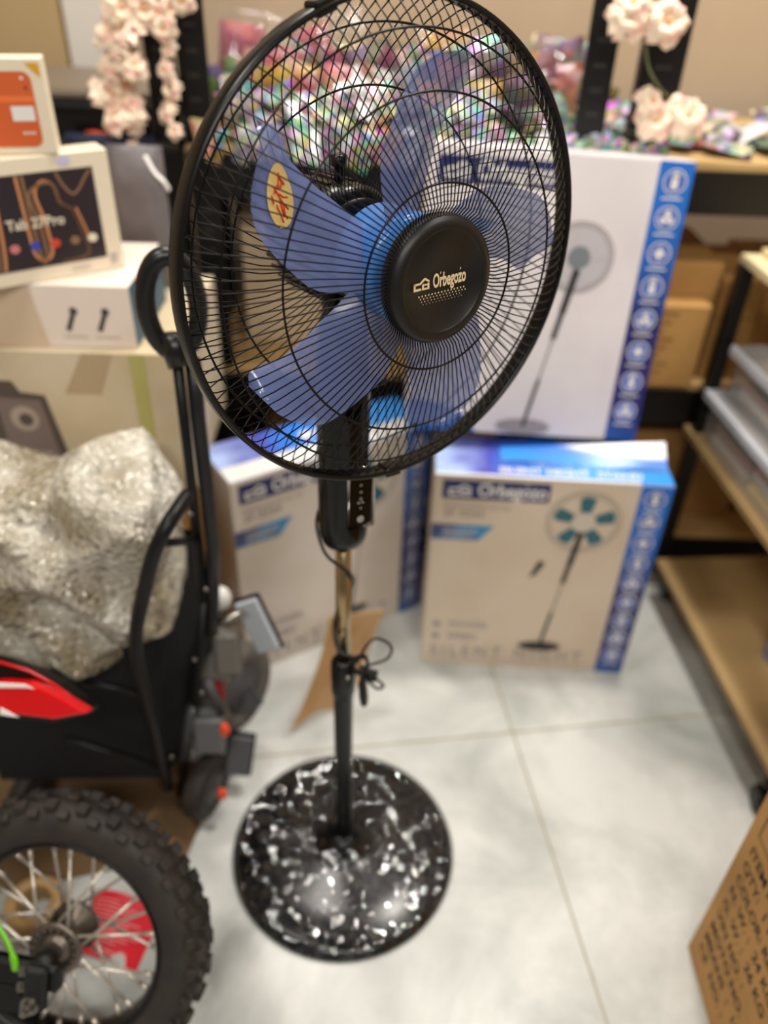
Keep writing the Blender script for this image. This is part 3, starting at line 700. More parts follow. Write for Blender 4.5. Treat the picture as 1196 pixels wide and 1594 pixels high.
for mm in (HP, HY, HB, HG, H1, HB):
    me = big0.data.copy(); me.materials.clear(); me.materials.append(mm); o = bpy.data.objects.new('toy_packet', me); col.objects.link(o); bigs.append(o)
first = set()
BN = ['red', 'pink', 'yellow', 'brown', 'green', 'glittering', 'dark brown']
def bigp(k, loc, rot, s_, group='toy packets standing on the top shelf'):
    label = 'larger '+BN[k]+' toy packet, '+('front' if loc[1] < 1.86 else 'middle' if loc[1] < 1.93 else 'back')+' row of the top shelf, '+REG(loc[0])
    if k not in first:
        first.add(k); o = bigs[k]; o.location = loc; o.rotation_euler = rot; o.scale = (s_,)*3; return tag(o, label, 'packet', group)
    return put(bigs[k], 'toy_packet', label, 'packet', loc, rot, group, s_)
for i in range(52):
    row = i % 3; t = (i//3)/17
    x = -.36+.76*t+rr.uniform(-.025, .025); y = 1.82+.07*row+rr.uniform(-.02, .02)
    if x < -.12: k = rr.choice((1, 1, 0, 4, 3, 5, 2))
    elif x < .12: k = rr.choice((0, 2, 3, 6, 3, 5))
    else: k = rr.choice((3, 3, 0, 5, 2))
    bigp(k, (x, y, ztt+.004+.02*row), (rr.uniform(-.35, .1), rr.uniform(-.3, .3), rr.uniform(-.5, .5)), rr.uniform(.7, 1.05))
# second raised row, holding clear bags
BAGM = film('clear_bag_film', .0, rough=.09, bump=(30, .9, .01), milk=.03)
for i, (x, y, z, s_, lab) in enumerate(((-.30, 1.86, ztt+.11, 1.7, 'big clear crinkled bag lying over pink packets beside the left flower garland'), (-.12, 1.92, ztt+.13, 1.5, 'clear crinkled bag topping the toy packets left of centre'), (.08, 1.92, ztt+.10, 1.4, 'clear crinkled bag topping the toy packets behind the fan blade'), (.36, 1.95, ztt+.09, 1.3, 'clear crinkled bag leaning at the right post of the middle shelving'))):
    g = MB(); pillow(g, .10*s_, .06*s_, .05*s_, 0, 20+i*5)
    o = g.build('clear_bag', BAGM, origin=0); o.location = (x, y, z); o.rotation_euler = (-.5, .15*(-1)**i, .2*i); tag(o, lab, 'bag')
g = MB(); pillow(g, .17, .13, .02, 0, 31); o = g.build('glitter_card', holo('green_pink_hologram', 65, .5, .25, .8, .8, 21, (140, 120, 110), .35), origin=0)
o.location = (.355, 2.0, ztt+.03); o.rotation_euler = (-.1, .12, 0); tag(o, 'wide holographic card standing beside the right post of the middle shelving', 'card')
for i in range(30):
    x = rr.uniform(.54, .98); y = rr.uniform(1.675, 1.84); k = rr.choice((2, 2, 7, 3, 4))
    packet(k, (x, y, ztt+.006+.012*rr.random()+(y-1.68)*.1), (-PI/2+rr.uniform(0, .4), rr.uniform(-.2, .2), rr.uniform(-1.5, 1.5)), PN[k]+' packet on the top shelf right of the posts, '+('beside the post' if x < .68 else 'midway' if x < .82 else 'by the picture edge'), 'pastel packets right of the posts', rr.uniform(.9, 1.3))

# boards standing behind the left shelf
g = MB(); g.box((-1.25, 2.20, 1.03), (-.765, 2.225, 1.62)); tag(g.build('tan_board', mat('tan_board', (176, 150, 108), .8)), 'tan board standing against the wall above the black crate', 'board')
g = MB(); g.box((-.755, 2.205, 1.03), (-.60, 2.225, 1.62)); tag(g.build('white_board', mat('off_white_board', (212, 206, 196), .8)), 'off-white board standing against the wall behind the flower garland', 'board')
for o in bpy.data.objects:
    if o.name in ('tan_board', 'white_board'): o.location.z = ztt+.001; o.location.y -= .12
# crate
T = thing('storage_crate', 'black crate with a grey-brown lid on the far-left shelf', 'crate', (-.645, 1.845, ztt))
g = MB(); g.box((-.17, -.18, 0), (.17, .16, .062), 0, None, .006); g.box((-.178, -.188, .045), (.178, .168, .058), 0, None, .003); g.build('crate_body', BLK, T)
g = MB(); g.box((-.165, -.155, .0622), (.165, .155, .075), 0, None, .003); g.build('lid', mat('grey_brown_lid', (112, 100, 86), .5), T)
g = MB(); g.tube([(-.60, 1.665, ztt+.007), (-.585, 1.664, ztt+.008), (-.55, 1.663, ztt+.007)], [.005, .007, .004], 10); tag(g.build('orange_tool', ORANGE), 'short orange-handled item on the edge of the far-left shelf', 'tool')
g = MB(); pillow(g, .17, .045, .03, 0, 9); o = g.build('navy_pouch', mat('navy_fabric', (28, 34, 60), .7), origin=0); o.location = (-.545, 1.632, ztt-.03); tag(o, 'dark navy pouch on the far-left shelf beside the post', 'pouch')

# ------------------------------------------------------------------ artificial blossom garlands
PET = mat('cream_pink_petal', (240, 220, 196), .6, var=(50, (228, 150, 146), .5, .72)); STEM = mat('green_stem', (112, 118, 74), .6); CTR = mat('pink_centre', (226, 170, 130), .6)
def blossom(label, loc, rot, s_, first_=[None]):
    if first_[0] is None:
        T = thing('silk_blossom', label, 'flower', loc, 0, 'silk blossoms'); T.rotation_euler = rot; T.scale = (s_,)*3
        for L_ in range(2):
            for k in range(5):
                a = 2*PI*k/5+L_*.6
                def pt(u, v):
                    x = (u-.5)*.026*math.sin(PI*min(.999, v*.8+.14))**.8; y = .003+.022*v*(1-.25*L_)
                    return (x, y, .004*L_+.006*math.sin(v*2.6)*(1+L_*.6)-.010*(u-.5)**2*4*v+.0015*math.sin(u*14)*v)
                g = MB(); g.grid(pt, 6, 6, 0, Matrix.Rotation(a, 4, 'Z')); g.grid(lambda u, v: tuple(Vector(pt(1-u, v))-Vector((0, 0, .0008))), 6, 6, 0, Matrix.Rotation(a, 4, 'Z'))
                g.build('petal', PET, T)
        g = MB(); g.sphere((0, 0, .005), .005, 0, 6); g.build('flower_centre', CTR, T)
        first_[0] = T; return T
    T0_ = first_[0]; c = T0_.copy(); col.objects.link(c); c.location = loc; c.rotation_euler = rot; c.scale = (s_,)*3; c['label'] = label
    for ch in T0_.children:
        d = ch.copy(); col.objects.link(d); d.parent = c
    return c
def garland(pts, label, cat='garland'):
    g = MB(); g.tube(smooth_path(pts, 6), .0022, 6); return tag(g.build('garland_stem', STEM), label, 'stem')
rr = random.Random(5)
lp = [(210, -15), (195, 25), (190, 70), (210, 110), (185, 145), (195, 190), (205, 225), (218, 262), (234, 296)]
garland([at(x+12, y, 1.625) for x, y in lp], 'thin stem of the blossom garland winding down the left shelf post')
pts = [(185, 10), (210, 30), (172, 55), (200, 62), (180, 100), (208, 105), (190, 130), (168, 150), (200, 158), (185, 185), (212, 200), (180, 20), (222, 12), (196, 88), (208, 230), (204, 178), (262, 12), (256, 45), (264, 78), (258, 110), (268, 140), (262, 175), (272, 205), (250, 22), (284, 0)]
for i, (x, y) in enumerate(pts):
    s_ = 1.3 if x < 240 else .85
    if y > 195: s_ = .62
    blossom('cream blossom '+['at the very top', 'a quarter down', 'halfway down', 'three quarters down', 'at the bottom'][min(4, int(y/48))]+' of the garland, '+('left of' if x < 195 else 'over' if x < 240 else 'right of')+' the left shelf post', at(x, y, 1.60+rr.uniform(-.02, .015)), (PI/2-.4+rr.uniform(-.9, .7), rr.uniform(-.8, .8), rr.uniform(-.9, .9)), s_*rr.uniform(.85, 1.15))
bpy.context.view_layer.update()
garland([at(1003, -20, 1.6), at(1004, 40, 1.6), at(1006, 80, 1.59), at(1012, 110, 1.59), at(1028, 138, 1.59), at(1042, 152, 1.6), at(1040, 165, 1.60)], 'green stem of the hanging blossom sprig in front of the right shelf posts')
for i, (x, y, s_, lab) in enumerate(((1037, 35, 1.25, 'single cream blossom high on the hanging sprig, over the right black post'), (978, 30, 1.2, 'pinkish blossom at the top left of the hanging sprig'), (985, 8, 1.0, 'pink blossom at the top edge of the hanging sprig'), (1010, 160, .95, 'upper left blossom of the cluster at the end of the hanging sprig'), (1020, 188, 1.15, 'lower left blossom of the cluster at the end of the hanging sprig'), (1068, 184, 1.3, 'rightmost blossom at the end of the hanging sprig'), (1056, 170, .8, 'small blossom at the middle of the end cluster of the hanging sprig'))):
    blossom(lab, at(x, y, 1.585), (PI/2-.5+rr.uniform(-.4, .2), rr.uniform(-.3, .3), rr.uniform(-.4, .4)), s_*1.3)

# ------------------------------------------------------------------ side shelving at right
T = thing('side_shelving', 'shelving with pale boards running towards the camera along the right edge', 'shelving', (1.0, 1.3, 0))
BRD = mat('pale_melamine_board', (172, 144, 98), .6, var=(4, (150, 122, 80), .35, .7)); BRDW = mat('cream_melamine_board', (232, 214, 170), .5)
def board(z, far, near, mm, th=.016, name='shelf_board'):
    # far/near: the visible front edge at top
    f, n = Vector(far), Vector(near); d = (n-f).normalized(); out = Vector((-d.y, d.x))
    if out.x < 0: out = -out
    f2 = f+out*.42; f2.y = min(f2.y, 1.643); n2 = n+out*.42
    g = MB(); vs = []
    for zz in (z-th, z):
        vs += [(f.x, f.y, zz), (n.x, n.y, zz), (n2.x, n2.y, zz), (f2.x, f2.y, zz)]
    g.add(vs, [(0, 3, 2, 1), (4, 5, 6, 7), (0, 1, 5, 4), (1, 2, 6, 5), (2, 3, 7, 6), (3, 0, 4, 7)]); return g.build(name, mm, T, True)
board(.12, (.684, 1.56), (.745, .93), BRD)
board(.46, (.690, 1.638), (.752, .93), BRD)
board(.86, (.706, 1.638), (.762, .93), BRDW)
for (x, y) in ((.70, 1.60), (.772, .94), (1.10, 1.61)):
    g = MB(); g.box((x, y, .05), (x+.028, y+.028, 1.0 if y < 1.2 else .845)); 
    if y < 1.2: g = MB(); g.box((x, y, .05), (x+.028, y+.028, .9))
    g.build('post', BLKP, T, True)
for (x, y) in ((.752, .945), (.73, 1.55), (1.15, .97), (1.11, 1.60)):
    g = MB()
    g.tube([(x-.009, y, .026), (x+.009, y, .026)], [.026, .026], 20); g.tube([(x, y, .05), (x, y, .102)], .008, 10); g.box((x-.014, y-.016, .04), (x+.014, y+.016, .058), 0, None, .004)
    g.build('caster', BLK, T, True)
# clear tubs
TUB = film('frosted_clear_plastic', .02, rough=.2, bump=(20, .2, .002), milk=.10); LIDM = mat('frosted_lid', (206, 208, 212), .35, alpha=.42); LIDR = mat('frosted_lid_rim', (206, 210, 218), .3, alpha=.85)
def tub(label, z, far, near, h, lidw=.012):
    f, n = Vector((*far, z)), Vector((*near, z)); d = (n-f).normalized(); L = (n-f).length; out = Vector((-d.y, d.x, 0))
    if out.x < 0: out = -out
    F_ = Matrix((d, out, Vector((0, 0, 1)))).transposed().to_4x4(); F_.translation = f
    T = thing('plastic_tub', label, 'tub', tuple(f+d*L/2+out*.15))
    g = MB(); t = .003; W_ = .30
    for lo, hi in (((0, 0, 0), (L, W_, t)), ((0, 0, t), (L, t, h)), ((0, W_-t, t), (L, W_, h)), ((0, t, t), (t, W_-t, h)), ((L-t, t, t), (L, W_-t, h))): g.box(lo, hi, 0, F_)
    g.build('tub_body', TUB, T, True)
    g = MB(); g.box((-.012, -.012, h), (L+.012, W_+.012, h+.006), 0, F_, .002); g.box((-.014, -.018, h-.010), (L+.014, -.008, h+.012), 1, F_, .0025); g.box((-.014, W_+.010, h-.008), (L+.014, W_+.014, h+.010), 0, F_, .0015)
    g.box((-.014, -.014, h-.008), (-.010, W_+.014, h+.010), 0, F_, .0015); g.build('tub_lid', [LIDM, LIDR], T, True)
    return F_, L
F_, L = tub('lower clear plastic tub with papers inside on the middle board of the right shelving', .461, (.712, 1.58), (.768, 1.00), .105)
F2, L2 = tub('upper clear plastic tub stacked on another tub on the right shelving', .580, (.735, 1.57), (.80, 1.00), .095)
rr = random.Random(9)
PMS = [mat('white_paper', (222, 216, 206), .7), mat('cream_envelope', (226, 200, 140), .7), mat('grey_folder', (150, 146, 148), .7), mat('pink_paper', (205, 170, 160), .7)]
pk = []
for i in range(4):
    g = MB(); g.box((-.085, -.05, 0), (.085, .05, .015), 0, None, .001); pk.append(g.build('paper_bundle', PMS[i], origin=0))
pu = set()
for i in range(22):
    FF, LL, lab = (F_, L, 'flat paper bundle inside the lower clear tub') if i % 2 else (F2, L2, 'flat paper bundle inside the upper clear tub')
    k = (i//2) % 4
    loc = FF @ Vector((.10+(LL-.2)*((i//2) % 3)/2, .060+.01*rr.random(), .004+.0165*((i//2)//3)*1.25+.001*rr.random()))
    o = pk[k] if k not in pu else pk[k].copy()
    if k in pu: col.objects.link(o)
    pu.add(k); o.location = loc; o.rotation_euler = (rr.uniform(-.04, .04), rr.uniform(-.04, .04), PI/2+.09+rr.uniform(-.03, .03)); tag(o, lab, 'paper', 'paper bundles in the '+('lower' if i % 2 else 'upper')+' clear tub')
# red-white tin on the bottom board, small plank on top board
g = MB(); tf = Vector((.87, 1.235, .1205)); g.lathe([(.035, 0), (.037, .004), (.037, .10), (.035, .104), (.03, .104)], 32, 0, Matrix.Translation(tf)); g.lathe([(.0375, .0), (.0375, .045)], 32, 1, Matrix.Translation(tf))
tag(g.build('red_tin', [mat('red_tin', (190, 50, 45), .35), mat('blue_grey_tin', (120, 132, 150), .4)]), 'red and blue-grey round tin on the lowest right-hand board at the picture edge', 'tin')
g = MB(); g.box((.745, 1.40, .8605), (1.08, 1.64, .872), 0, None, .001); tag(g.build('wood_panel', BRDW), 'loose pale wooden panel lying on the top board of the right shelving', 'panel')
carton('cardboard carton under the top board at the picture edge, behind the clear tubs', (.80, 1.66, .30+zt-.29), (.81, 1.67, .31+zt-.29)) if False else None

# ------------------------------------------------------------------ big kraft carton at the bottom right
T = thing('shipping_carton', 'large brown shipping carton with black stencilled shipping text at the lower right corner', 'box', (.70, .43, 0))
g = MB(); g.box((.54, .12, 0), (.86, .672, .62), 0, None, .002)
F = frame((.54, .672, 0), (0, -1, 0), (0, 0, 1))
rows = ['CE  NO. :  0D 10275', 'MEANS  :  102755', 'MOTO NO.  :', 'VIN NO. :', 'G. W. :  26 KG', 'N. W. :  24 KG', 'COLOR: RED', 'QTY:  1 PC', 'ITEM NO:']
for i, t in enumerate(rows):
    z = .050+.0345*i
    g.text(F, t, .024, z, .027, .0006, 1, .98, .012)
g.box((.0, 0, 0), (0, 0, 0), 1) if False else None
for (x0, y0, x1, y1) in ((.024, .368, .12, .370), (.024, .41, .12, .412), (.024, .368, .026, .412), (.118, .368, .12, .412)): g.rect(F, x0, y0, x1, y1, .0006, 1)
g.build('carton_body', [CARD, INK], T, True)

# ------------------------------------------------------------------ stacked product boxes at left
BX = mat('cream_box_card', (226, 214, 190), .5); TEAL = mat('teal_card', (44, 88, 112), .5)
def pbox(name, label, fr, w_, d_, h_, mats, deco):
    """fr: front bottom right corner, yaw"""
    (x, y, z), yaw = fr
    T = thing(name, label, 'box', (x, y, z), yaw)
    g = MB(); g.box((-w_, 0, 0), (0, d_, h_), 0, None, .0012)
    F = frame((-w_, 0, 0), (1, 0, 0), (0, 0, 1)); deco(g, F, w_, h_, d_); g.build('box_body', mats, T); return T
def d_big(g, F, w_, h_, d_):
    g.rect(F, w_-.075, h_*.45, w_-.05, h_-.002, .0006, 1)
    # picture of a machine
    g.poly(F, [(w_-.40, .03), (w_-.40, h_-.05), (w_-.275, h_-.055), (w_-.265, h_-.075), (w_-.225, h_-.08), (w_-.198, .03)], .0006, 2)
    g.poly(F, [(w_-.305, .04), (w_-.31, h_-.085), (w_-.235, h_-.09), (w_-.216, .04)], .0010, 3); g.disc(F, w_-.268, h_-.125, .024, .0014, 4, 28); g.disc(F, w_-.266, h_-.127, .012, .0018, 2, 20)
    g.rect(F, w_-.30, h_-.23, w_-.235, h_-.19, .0014, 4)
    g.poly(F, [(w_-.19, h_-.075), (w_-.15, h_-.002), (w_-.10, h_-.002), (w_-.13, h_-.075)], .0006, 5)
    for q in range(5): g.disc(F, w_-.14+.016*q, h_-.19-.01*(q % 2), .008, .0006, 0, 12)
pbox('appliance_box', 'big beige box with a grey coffee-machine picture under the stacked product boxes', ((-.347, 1.185, .5245), math.radians(1)), .50, .36, .2835,
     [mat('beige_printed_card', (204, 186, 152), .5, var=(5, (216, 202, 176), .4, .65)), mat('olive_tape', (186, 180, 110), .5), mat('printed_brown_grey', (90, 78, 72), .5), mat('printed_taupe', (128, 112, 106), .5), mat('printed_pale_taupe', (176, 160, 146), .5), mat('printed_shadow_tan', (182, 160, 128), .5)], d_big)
g = MB(); g.box((-.89, 1.19, 0), (-.40, 1.54, .523), 0, None, .002); tag(g.build('support_carton', [CARD]), 'plain cardboard carton under the big beige box, behind the bubble wrap', 'box')
def d_ear(g, F, w_, h_, d_):
    for q in (w_-.098, w_-.048):
        g.stroke(F, [(q-.005, .035), (q+.004, .056)], .0075, .0008, 2); g.disc(F, q+.006, .062, .0065, .0009, 2, 16); g.disc(F, q-.006, .033, .0045, .0009, 2, 16)
    for q in (0, 1): g.rect(F, w_-.115+.05*q, .018, w_-.075+.05*q, .020, .0008, 3)
    g.poly(F, [(0, 0), (w_-.14, 0), (w_-.155, h_), (0, h_)], .0005, 4)
    FR = frame((0, 0, 0), (0, 1, 0), (0, 0, 1)); g.rect(FR, .0015, .0015, d_-.0015, h_-.0015, .0005, 1)
pbox('earphone_box', 'pinkish white box with two small dark earpieces printed, teal side, on the beige box', ((-.410, 1.20, .8085), math.radians(1)), .36, .21, .104,
     [mat('pinkish_white_card', (232, 218, 206), .45), TEAL, mat('printed_charcoal', (70, 62, 60), .5), mat('printed_grey_text', (180, 168, 158), .5), mat('printed_tan', (212, 190, 164), .5)], d_ear)
def d_tab(g, F, w_, h_, d_):
    a0, b0, a1, b1 = .012, .022, w_-.026, h_-.022
    g.rect(F, a0, b0, a1, b1, .0006, 1)
    def S(pts, wd, mi): g.stroke(F, [tuple(q) for q in [(p.x, p.y) for p in smooth_path([(x, y, 0) for x, y in pts], 7)]], wd, .0010, mi)
    W_ = a1
    for off, mi in ((0, 3), (.0085, 2), (.017, 2)):
        S([(W_-.155-off, b0+.002), (W_-.150-off, .06), (W_-.147-off, b1-.025), (W_-.155-off*.6, b1-.010)], .0045, mi)
    for off, mi in ((0, 2), (.0085, 2)):
        S([(W_-.112+off, b1-.002), (W_-.110+off, .08), (W_-.108+off, b0+.022-off), (W_-.095, b0+.010-off*.4), (W_-.082-off, b0+.022-off*.4), (W_-.084-off, .09), (W_-.090-off, b1-.03), (W_-.078, b1-.013-off*.3), (W_-.062, b1-.02), (W_-.056, b1-.045), (W_-.040, b1-.058), (W_-.032, .07), (W_-.026, b0+.018), (W_-.036, b0+.006), (W_-.07, b0+.003)], .0045, 2 if off else 3)
    S([(W_-.055, b1-.003), (W_-.047, b1-.022), (W_-.036, b1-.035), (W_-.026, b1-.03), (W_-.012, b1-.012), (W_-.004, b1-.004)], .004, 2)
    S([(W_-.035, b1-.055), (W_-.026, .07), (W_-.022, b0+.03)], .003, 3)
    g.text(F, 'Tab 27Pro', W_-.140, .082, .021, .0014, 0, .95, .02)
    for i, (q, mi) in enumerate(((.135, 6), (.105, 5), (.075, 4), (.045, 2), (.018, 0))): g.disc(F, W_-q, b0+.033, .0075, .0012, mi, 16, .9)
    g.disc(F, W_-.04, h_-.010, .011, .0008, 7, 16, .6); g.rect(F, w_-.022, .010, w_-.010, .026, .0008, 8)
    for q in range(3): g.rect(F, w_-.085, .008+.003*q, w_-.055, .009+.003*q, .0008, 8)
yt = math.radians(36)
pbox('tablet_box', 'cream tablet box with dark printed screen of looping copper lines, leaning second from top', ((-.437, 1.285, .9135), yt), .27, .048, .180,
     [BX, mat('printed_dark_screen', (46, 38, 44), .35), mat('printed_copper', (132, 100, 76), .4), mat('printed_bright_copper', (196, 132, 88), .4), mat('printed_red', (200, 70, 50), .4), mat('printed_blue', (60, 70, 170), .4), mat('printed_pink', (200, 120, 120), .4), mat('lilac_stamp', (196, 190, 220), .5), mat('grey_stamp', (180, 172, 164), .5)], d_tab)
def d_ph(g, F, w_, h_, d_):
    r = .012; a0, b0, a1, b1 = .006, .010, w_-.017, h_-.016
    pts = []
    for cx, cy, s0 in ((a1-r, b1-r, 0), (a0+r, b1-r, 90), (a0+r, b0+r, 180), (a1-r, b0+r, 270)):
        for i in range(7): an = math.radians(s0+15*i); pts.append((cx+r*math.cos(an), cy+r*math.sin(an)))
    g.poly(F, pts, .0006, 1); g.rect(F, a0+.001, b1-.038, a1-.001, b1-.030, .0008, 2)
    g.rect(F, a1-.034, b1-.062, a1-.004, b1-.043, .0010, 3); g.disc(F, a1-.012, b1-.008, .0022, .001, 3, 12); g.disc(F, a1-.009, b1-.020, .002, .001, 5, 12)
    for q in range(3): g.rect(F, a1-.024+.006*q, b0+.017, a1-.020+.006*q, b0+.020, .001, 3)
    g.poly(F, [(w_-.022, h_-.006), (w_-.004, h_-.006), (w_-.004, h_-.024)], .0008, 4)
pbox('phone_box', 'small cream phone box with an orange phone printed on it, on top of the stack', ((-.492, 1.238, 1.0945), math.radians(14)), .115, .04, .122,
     [BX, mat('printed_orange', (206, 96, 48), .4), mat('printed_light_orange', (232, 118, 58), .4), WHITE, mat('yellow_corner_sticker', (214, 160, 30), .4), INK], d_ph)
# grey bag with white strap behind the boxes
T = thing('grey_plastic_bag', 'grey plastic bag with a white strap standing behind the tablet box', 'bag', (-.455, 1.475, .809))
g = MB(); pillow(g, .10, .25, .05, 0, 40); g.build('bag_body', mat('grey_bag_plastic', (110, 104, 106), .35, bump=(20, .5, .01)), T)
g = MB(); g.tube(smooth_path([(.028, -.03, .24), (.042, -.035, .215), (.056, -.035, .20), (.062, -.03, .185)], 6), .005, 8, flat=.5); g.build('strap', WHITE, T)

# ------------------------------------------------------------------ folded black wheeled cart
T = thing('folding_cart', 'folded black tubular cart with fabric basket, grey footplates and small wheels, left of the fan', 'cart', (-.36, .95, 0))
def part(name, g, mm): return g.build(name, mm, T, True)
g = MB(); hc = at(268, 476, .95)
g.tube(smooth_path([hc+Vector((.030*math.cos(a), .010*math.cos(a), .062*math.sin(a))) for a in [2*PI*k/12 for k in range(12)]], 4, True), .0125, 14, closed=True, flat=1.0)
g.tube([at(272, 520, .945), at(274, 548, .94), at(281, 570, .935)], [.020, .017, .016], 14)
part('handle_grip', g, mat('satin_black_grip', (20, 20, 21), .3))
g = MB(); g.tube([at(276, 560, .935), at(292, 700, .935), at(318, 935, .93)], .0075, 12); part('upright_tube', g, BLKP)
g = MB(); g.tube([at(300, 560, .95), at(308, 650, .95), at(332, 850, .94), at(330, 985, .93)], .011, 12); part('upright_tube', g, mat('dark_grey_tube', (44, 44, 46), .35, metal=.4))
g = MB(); g.tube([at(318, 935, .93), at(306, 1090, .92), at(280, 1235, .91)], .0075, 12); part('upright_tube', g, BLKP)
g = MB(); g.tube(smooth_path([at(292, 770, .90), at(264, 812, .85), at(240, 860, .832), at(222, 930, .826), at(212, 985, .83), at(216, 1040, .842), at(238, 1120, .86), at(262, 1225, .885)], 6), .0105, 12); part('side_frame_tube', g, BLKP)
for A1, A2 in ((at(250, 845, .835), at(310, 842, .93)), (at(130, 1062, .842), at(228, 1080, .852)), (at(100, 1150, .858), at(255, 1195, .88))):
    g = MB(); g.tube([A1, A2], .006, 10); part('cross_tube', g, BLKP)
g = MB()
FAB = mat('black_fabric', (16, 15, 18), .85, bump=(120, .3, .001))
q = [Vector((-.68, .875, .10)), Vector((-.395, .90, .09)), Vector((-.31, 1.06, .10)), Vector((-.66, 1.10, .10))]
qt = [Vector((-.70, .905, .44)), Vector((-.39, .905, .49)), Vector((-.31, 1.06, .55)), Vector((-.70, 1.10, .52))]
for i in range(4):
    j = (i+1) % 4
    def wf(u, v, i=i, j=j):
        p = (q[i]*(1-u)+q[j]*u)*(1-v)+(qt[i]*(1-u)+qt[j]*u)*v
        nn = Vector((p.x+.5, p.y-.97, 0)).normalized(); return p+nn*(.012*math.sin(u*PI)*math.sin(v*PI)+.007*noise.noise(p*14))
    g.grid(wf, 16, 16)
g.add(q, [(0, 1, 2, 3)]); part('fabric_basket', g, FAB)
def wheel(c, r, wd, ax, name='wheel', mm=RUBBER):
    ax = Vector(ax).normalized(); F = frame(c, ax.orthogonal(), ax.cross(ax.orthogonal()))
    g = MB(); g.lathe([(r*.30, -wd*.42), (r*.62, -wd*.42), (r*.70, -wd/2), (r*.93, -wd/2), (r, -wd*.3), (r, wd*.3), (r*.93, wd/2), (r*.70, wd/2), (r*.62, wd*.42), (r*.3, wd*.42)], 36, 0, F)
    o = part(name, g, mm); g = MB(); g.lathe([(.001, -wd*.5), (r*.55, -wd*.46), (r*.55, wd*.46), (.001, wd*.5)], 24, 0, F); g.build('wheel_hub', DGREY, o, True); return o
wheel(Vector((-.315, .905, .062)), .062, .036, (1, -.35, 0))
wheel(Vector((-.272, 1.02, .215)), .085, .06, (1, -.5, .1), 'wheel', mat('dusty_grey_rubber', (92, 88, 82), .7, var=(14, (70, 66, 62), .4, .7)))
wheel(Vector((-.30, 1.10, .07)), .07, .035, (1, -.3, 0))
wheel(Vector((-.62, 1.02, .06)), .06, .035, (1, -.3, 0))
wheel(Vector((-.64, .88, .05)), .05, .03, (1, -.3, 0))
g = MB(); F = frame(at(368, 1100, .99), (1, .1, 0), (-.1, .5, 1)); g.poly(F, [(-.03, -.02), (.045, .0), (.02, .035), (-.03, .07)], 0, 0); g.prism([(-.03, -.02), (.050, .0), (.022, .045), (-.03, .09)], .012, 0, F @ Matrix.Translation((0, .0, -.02))); part('mudguard', g, DGREY)
def footplate(c, ux, uy, w_, h_, mm, ribs, label=None):
    F = frame(c, ux, uy); g = MB(); g.box((-w_/2, -h_/2, -.008), (w_/2, h_/2, 0), 0, F, .003)
    for k in range(ribs): y = -h_/2+h_*(k+.5)/ribs; g.box((-w_/2+.003, y-h_/ribs*.28, 0), (w_/2-.003, y+h_/ribs*.28, .002), 0, F, .0006)
    o = part('footplate', g, mm)
    g = MB(); g.box((-w_/2-.004, -h_/2-.005, -.014), (w_/2+.004, h_/2+.005, -.0085), 0, F, .002); g.build('footplate_edge', BLK, o, True); return o
footplate(at(400, 976, .97), at(411, 940, .97)-at(378, 950, .97), at(385, 950, .98)-at(412, 1010, .96), .042, .100, LGREY, 11)['label'] = 'light grey ribbed footplate'
footplate(at(372, 1178, .95), at(395, 1160, .95)-at(355, 1155, .95), at(376, 1150, .97)-at(368, 1212, .94), .046, .085, mat('slate_ribbed_plastic', (84, 84, 88), .5), 10)
g = MB(); g.tube([at(332, 975, .93), at(380, 952, .95)], .006, 10); part('footplate_arm', g, STEEL)
g = MB(); F = frame(at(327, 1145, .90), (1, .05, 0), (0, .3, 1)); g.box((-.028, -.035, -.03), (.024, .038, .01), 0, F, .006); g.box((-.02, .036, -.02), (.018, .048, .0), 0, F, .005); part('bracket_block', g, MGREY)
g = MB(); F = frame(at(350, 1010, .965), (1, .1, 0), (0, .3, 1)); g.box((-.02, -.05, -.02), (.028, .035, .012), 0, F, .008); part('bracket_block', g, mat('dusty_grey_plastic', (104, 100, 94), .6))
for x, y, Y in ((350, 1136, .885), (346, 1236, .875)):
    g = MB(); g.sphere(at(x, y, Y), .010, 0, 8, None, (.9, .7, 1.7)); part('reflector', g, ORANGE)
g = MB(); g.box((-.012, -.018, -.01), (.012, .018, .01), 0, frame(at(338, 1078, .95), (1, 0, 0), (0, .2, 1)), .003); part('red_clip', g, mat('dark_red_plastic', (150, 20, 16), .4))
for x, y, Y in ((303, 1026, .915), (314, 1078, .915), (267, 1178, .872), (222, 1087, .858), (300, 1105, .905), (321, 917, .925), (297, 800, .925)):
    g = MB(); p = at(x, y, Y); g.sphere(p, .0045, 0, 6); part('bolt', g, STEEL)
g = MB(); g.tube([at(300, 1100, .91), at(286, 1180, .90)], .010, 10); g.tube([at(322, 1060, .93), at(345, 1110, .92)], .009, 10); part('link_arm', g, DGREY)
g = MB(); g.sphere(at(343, 931, 1.02), .019, 0, 10, None, (1, 1, 1.2)); part('white_cap', g, WHITE)

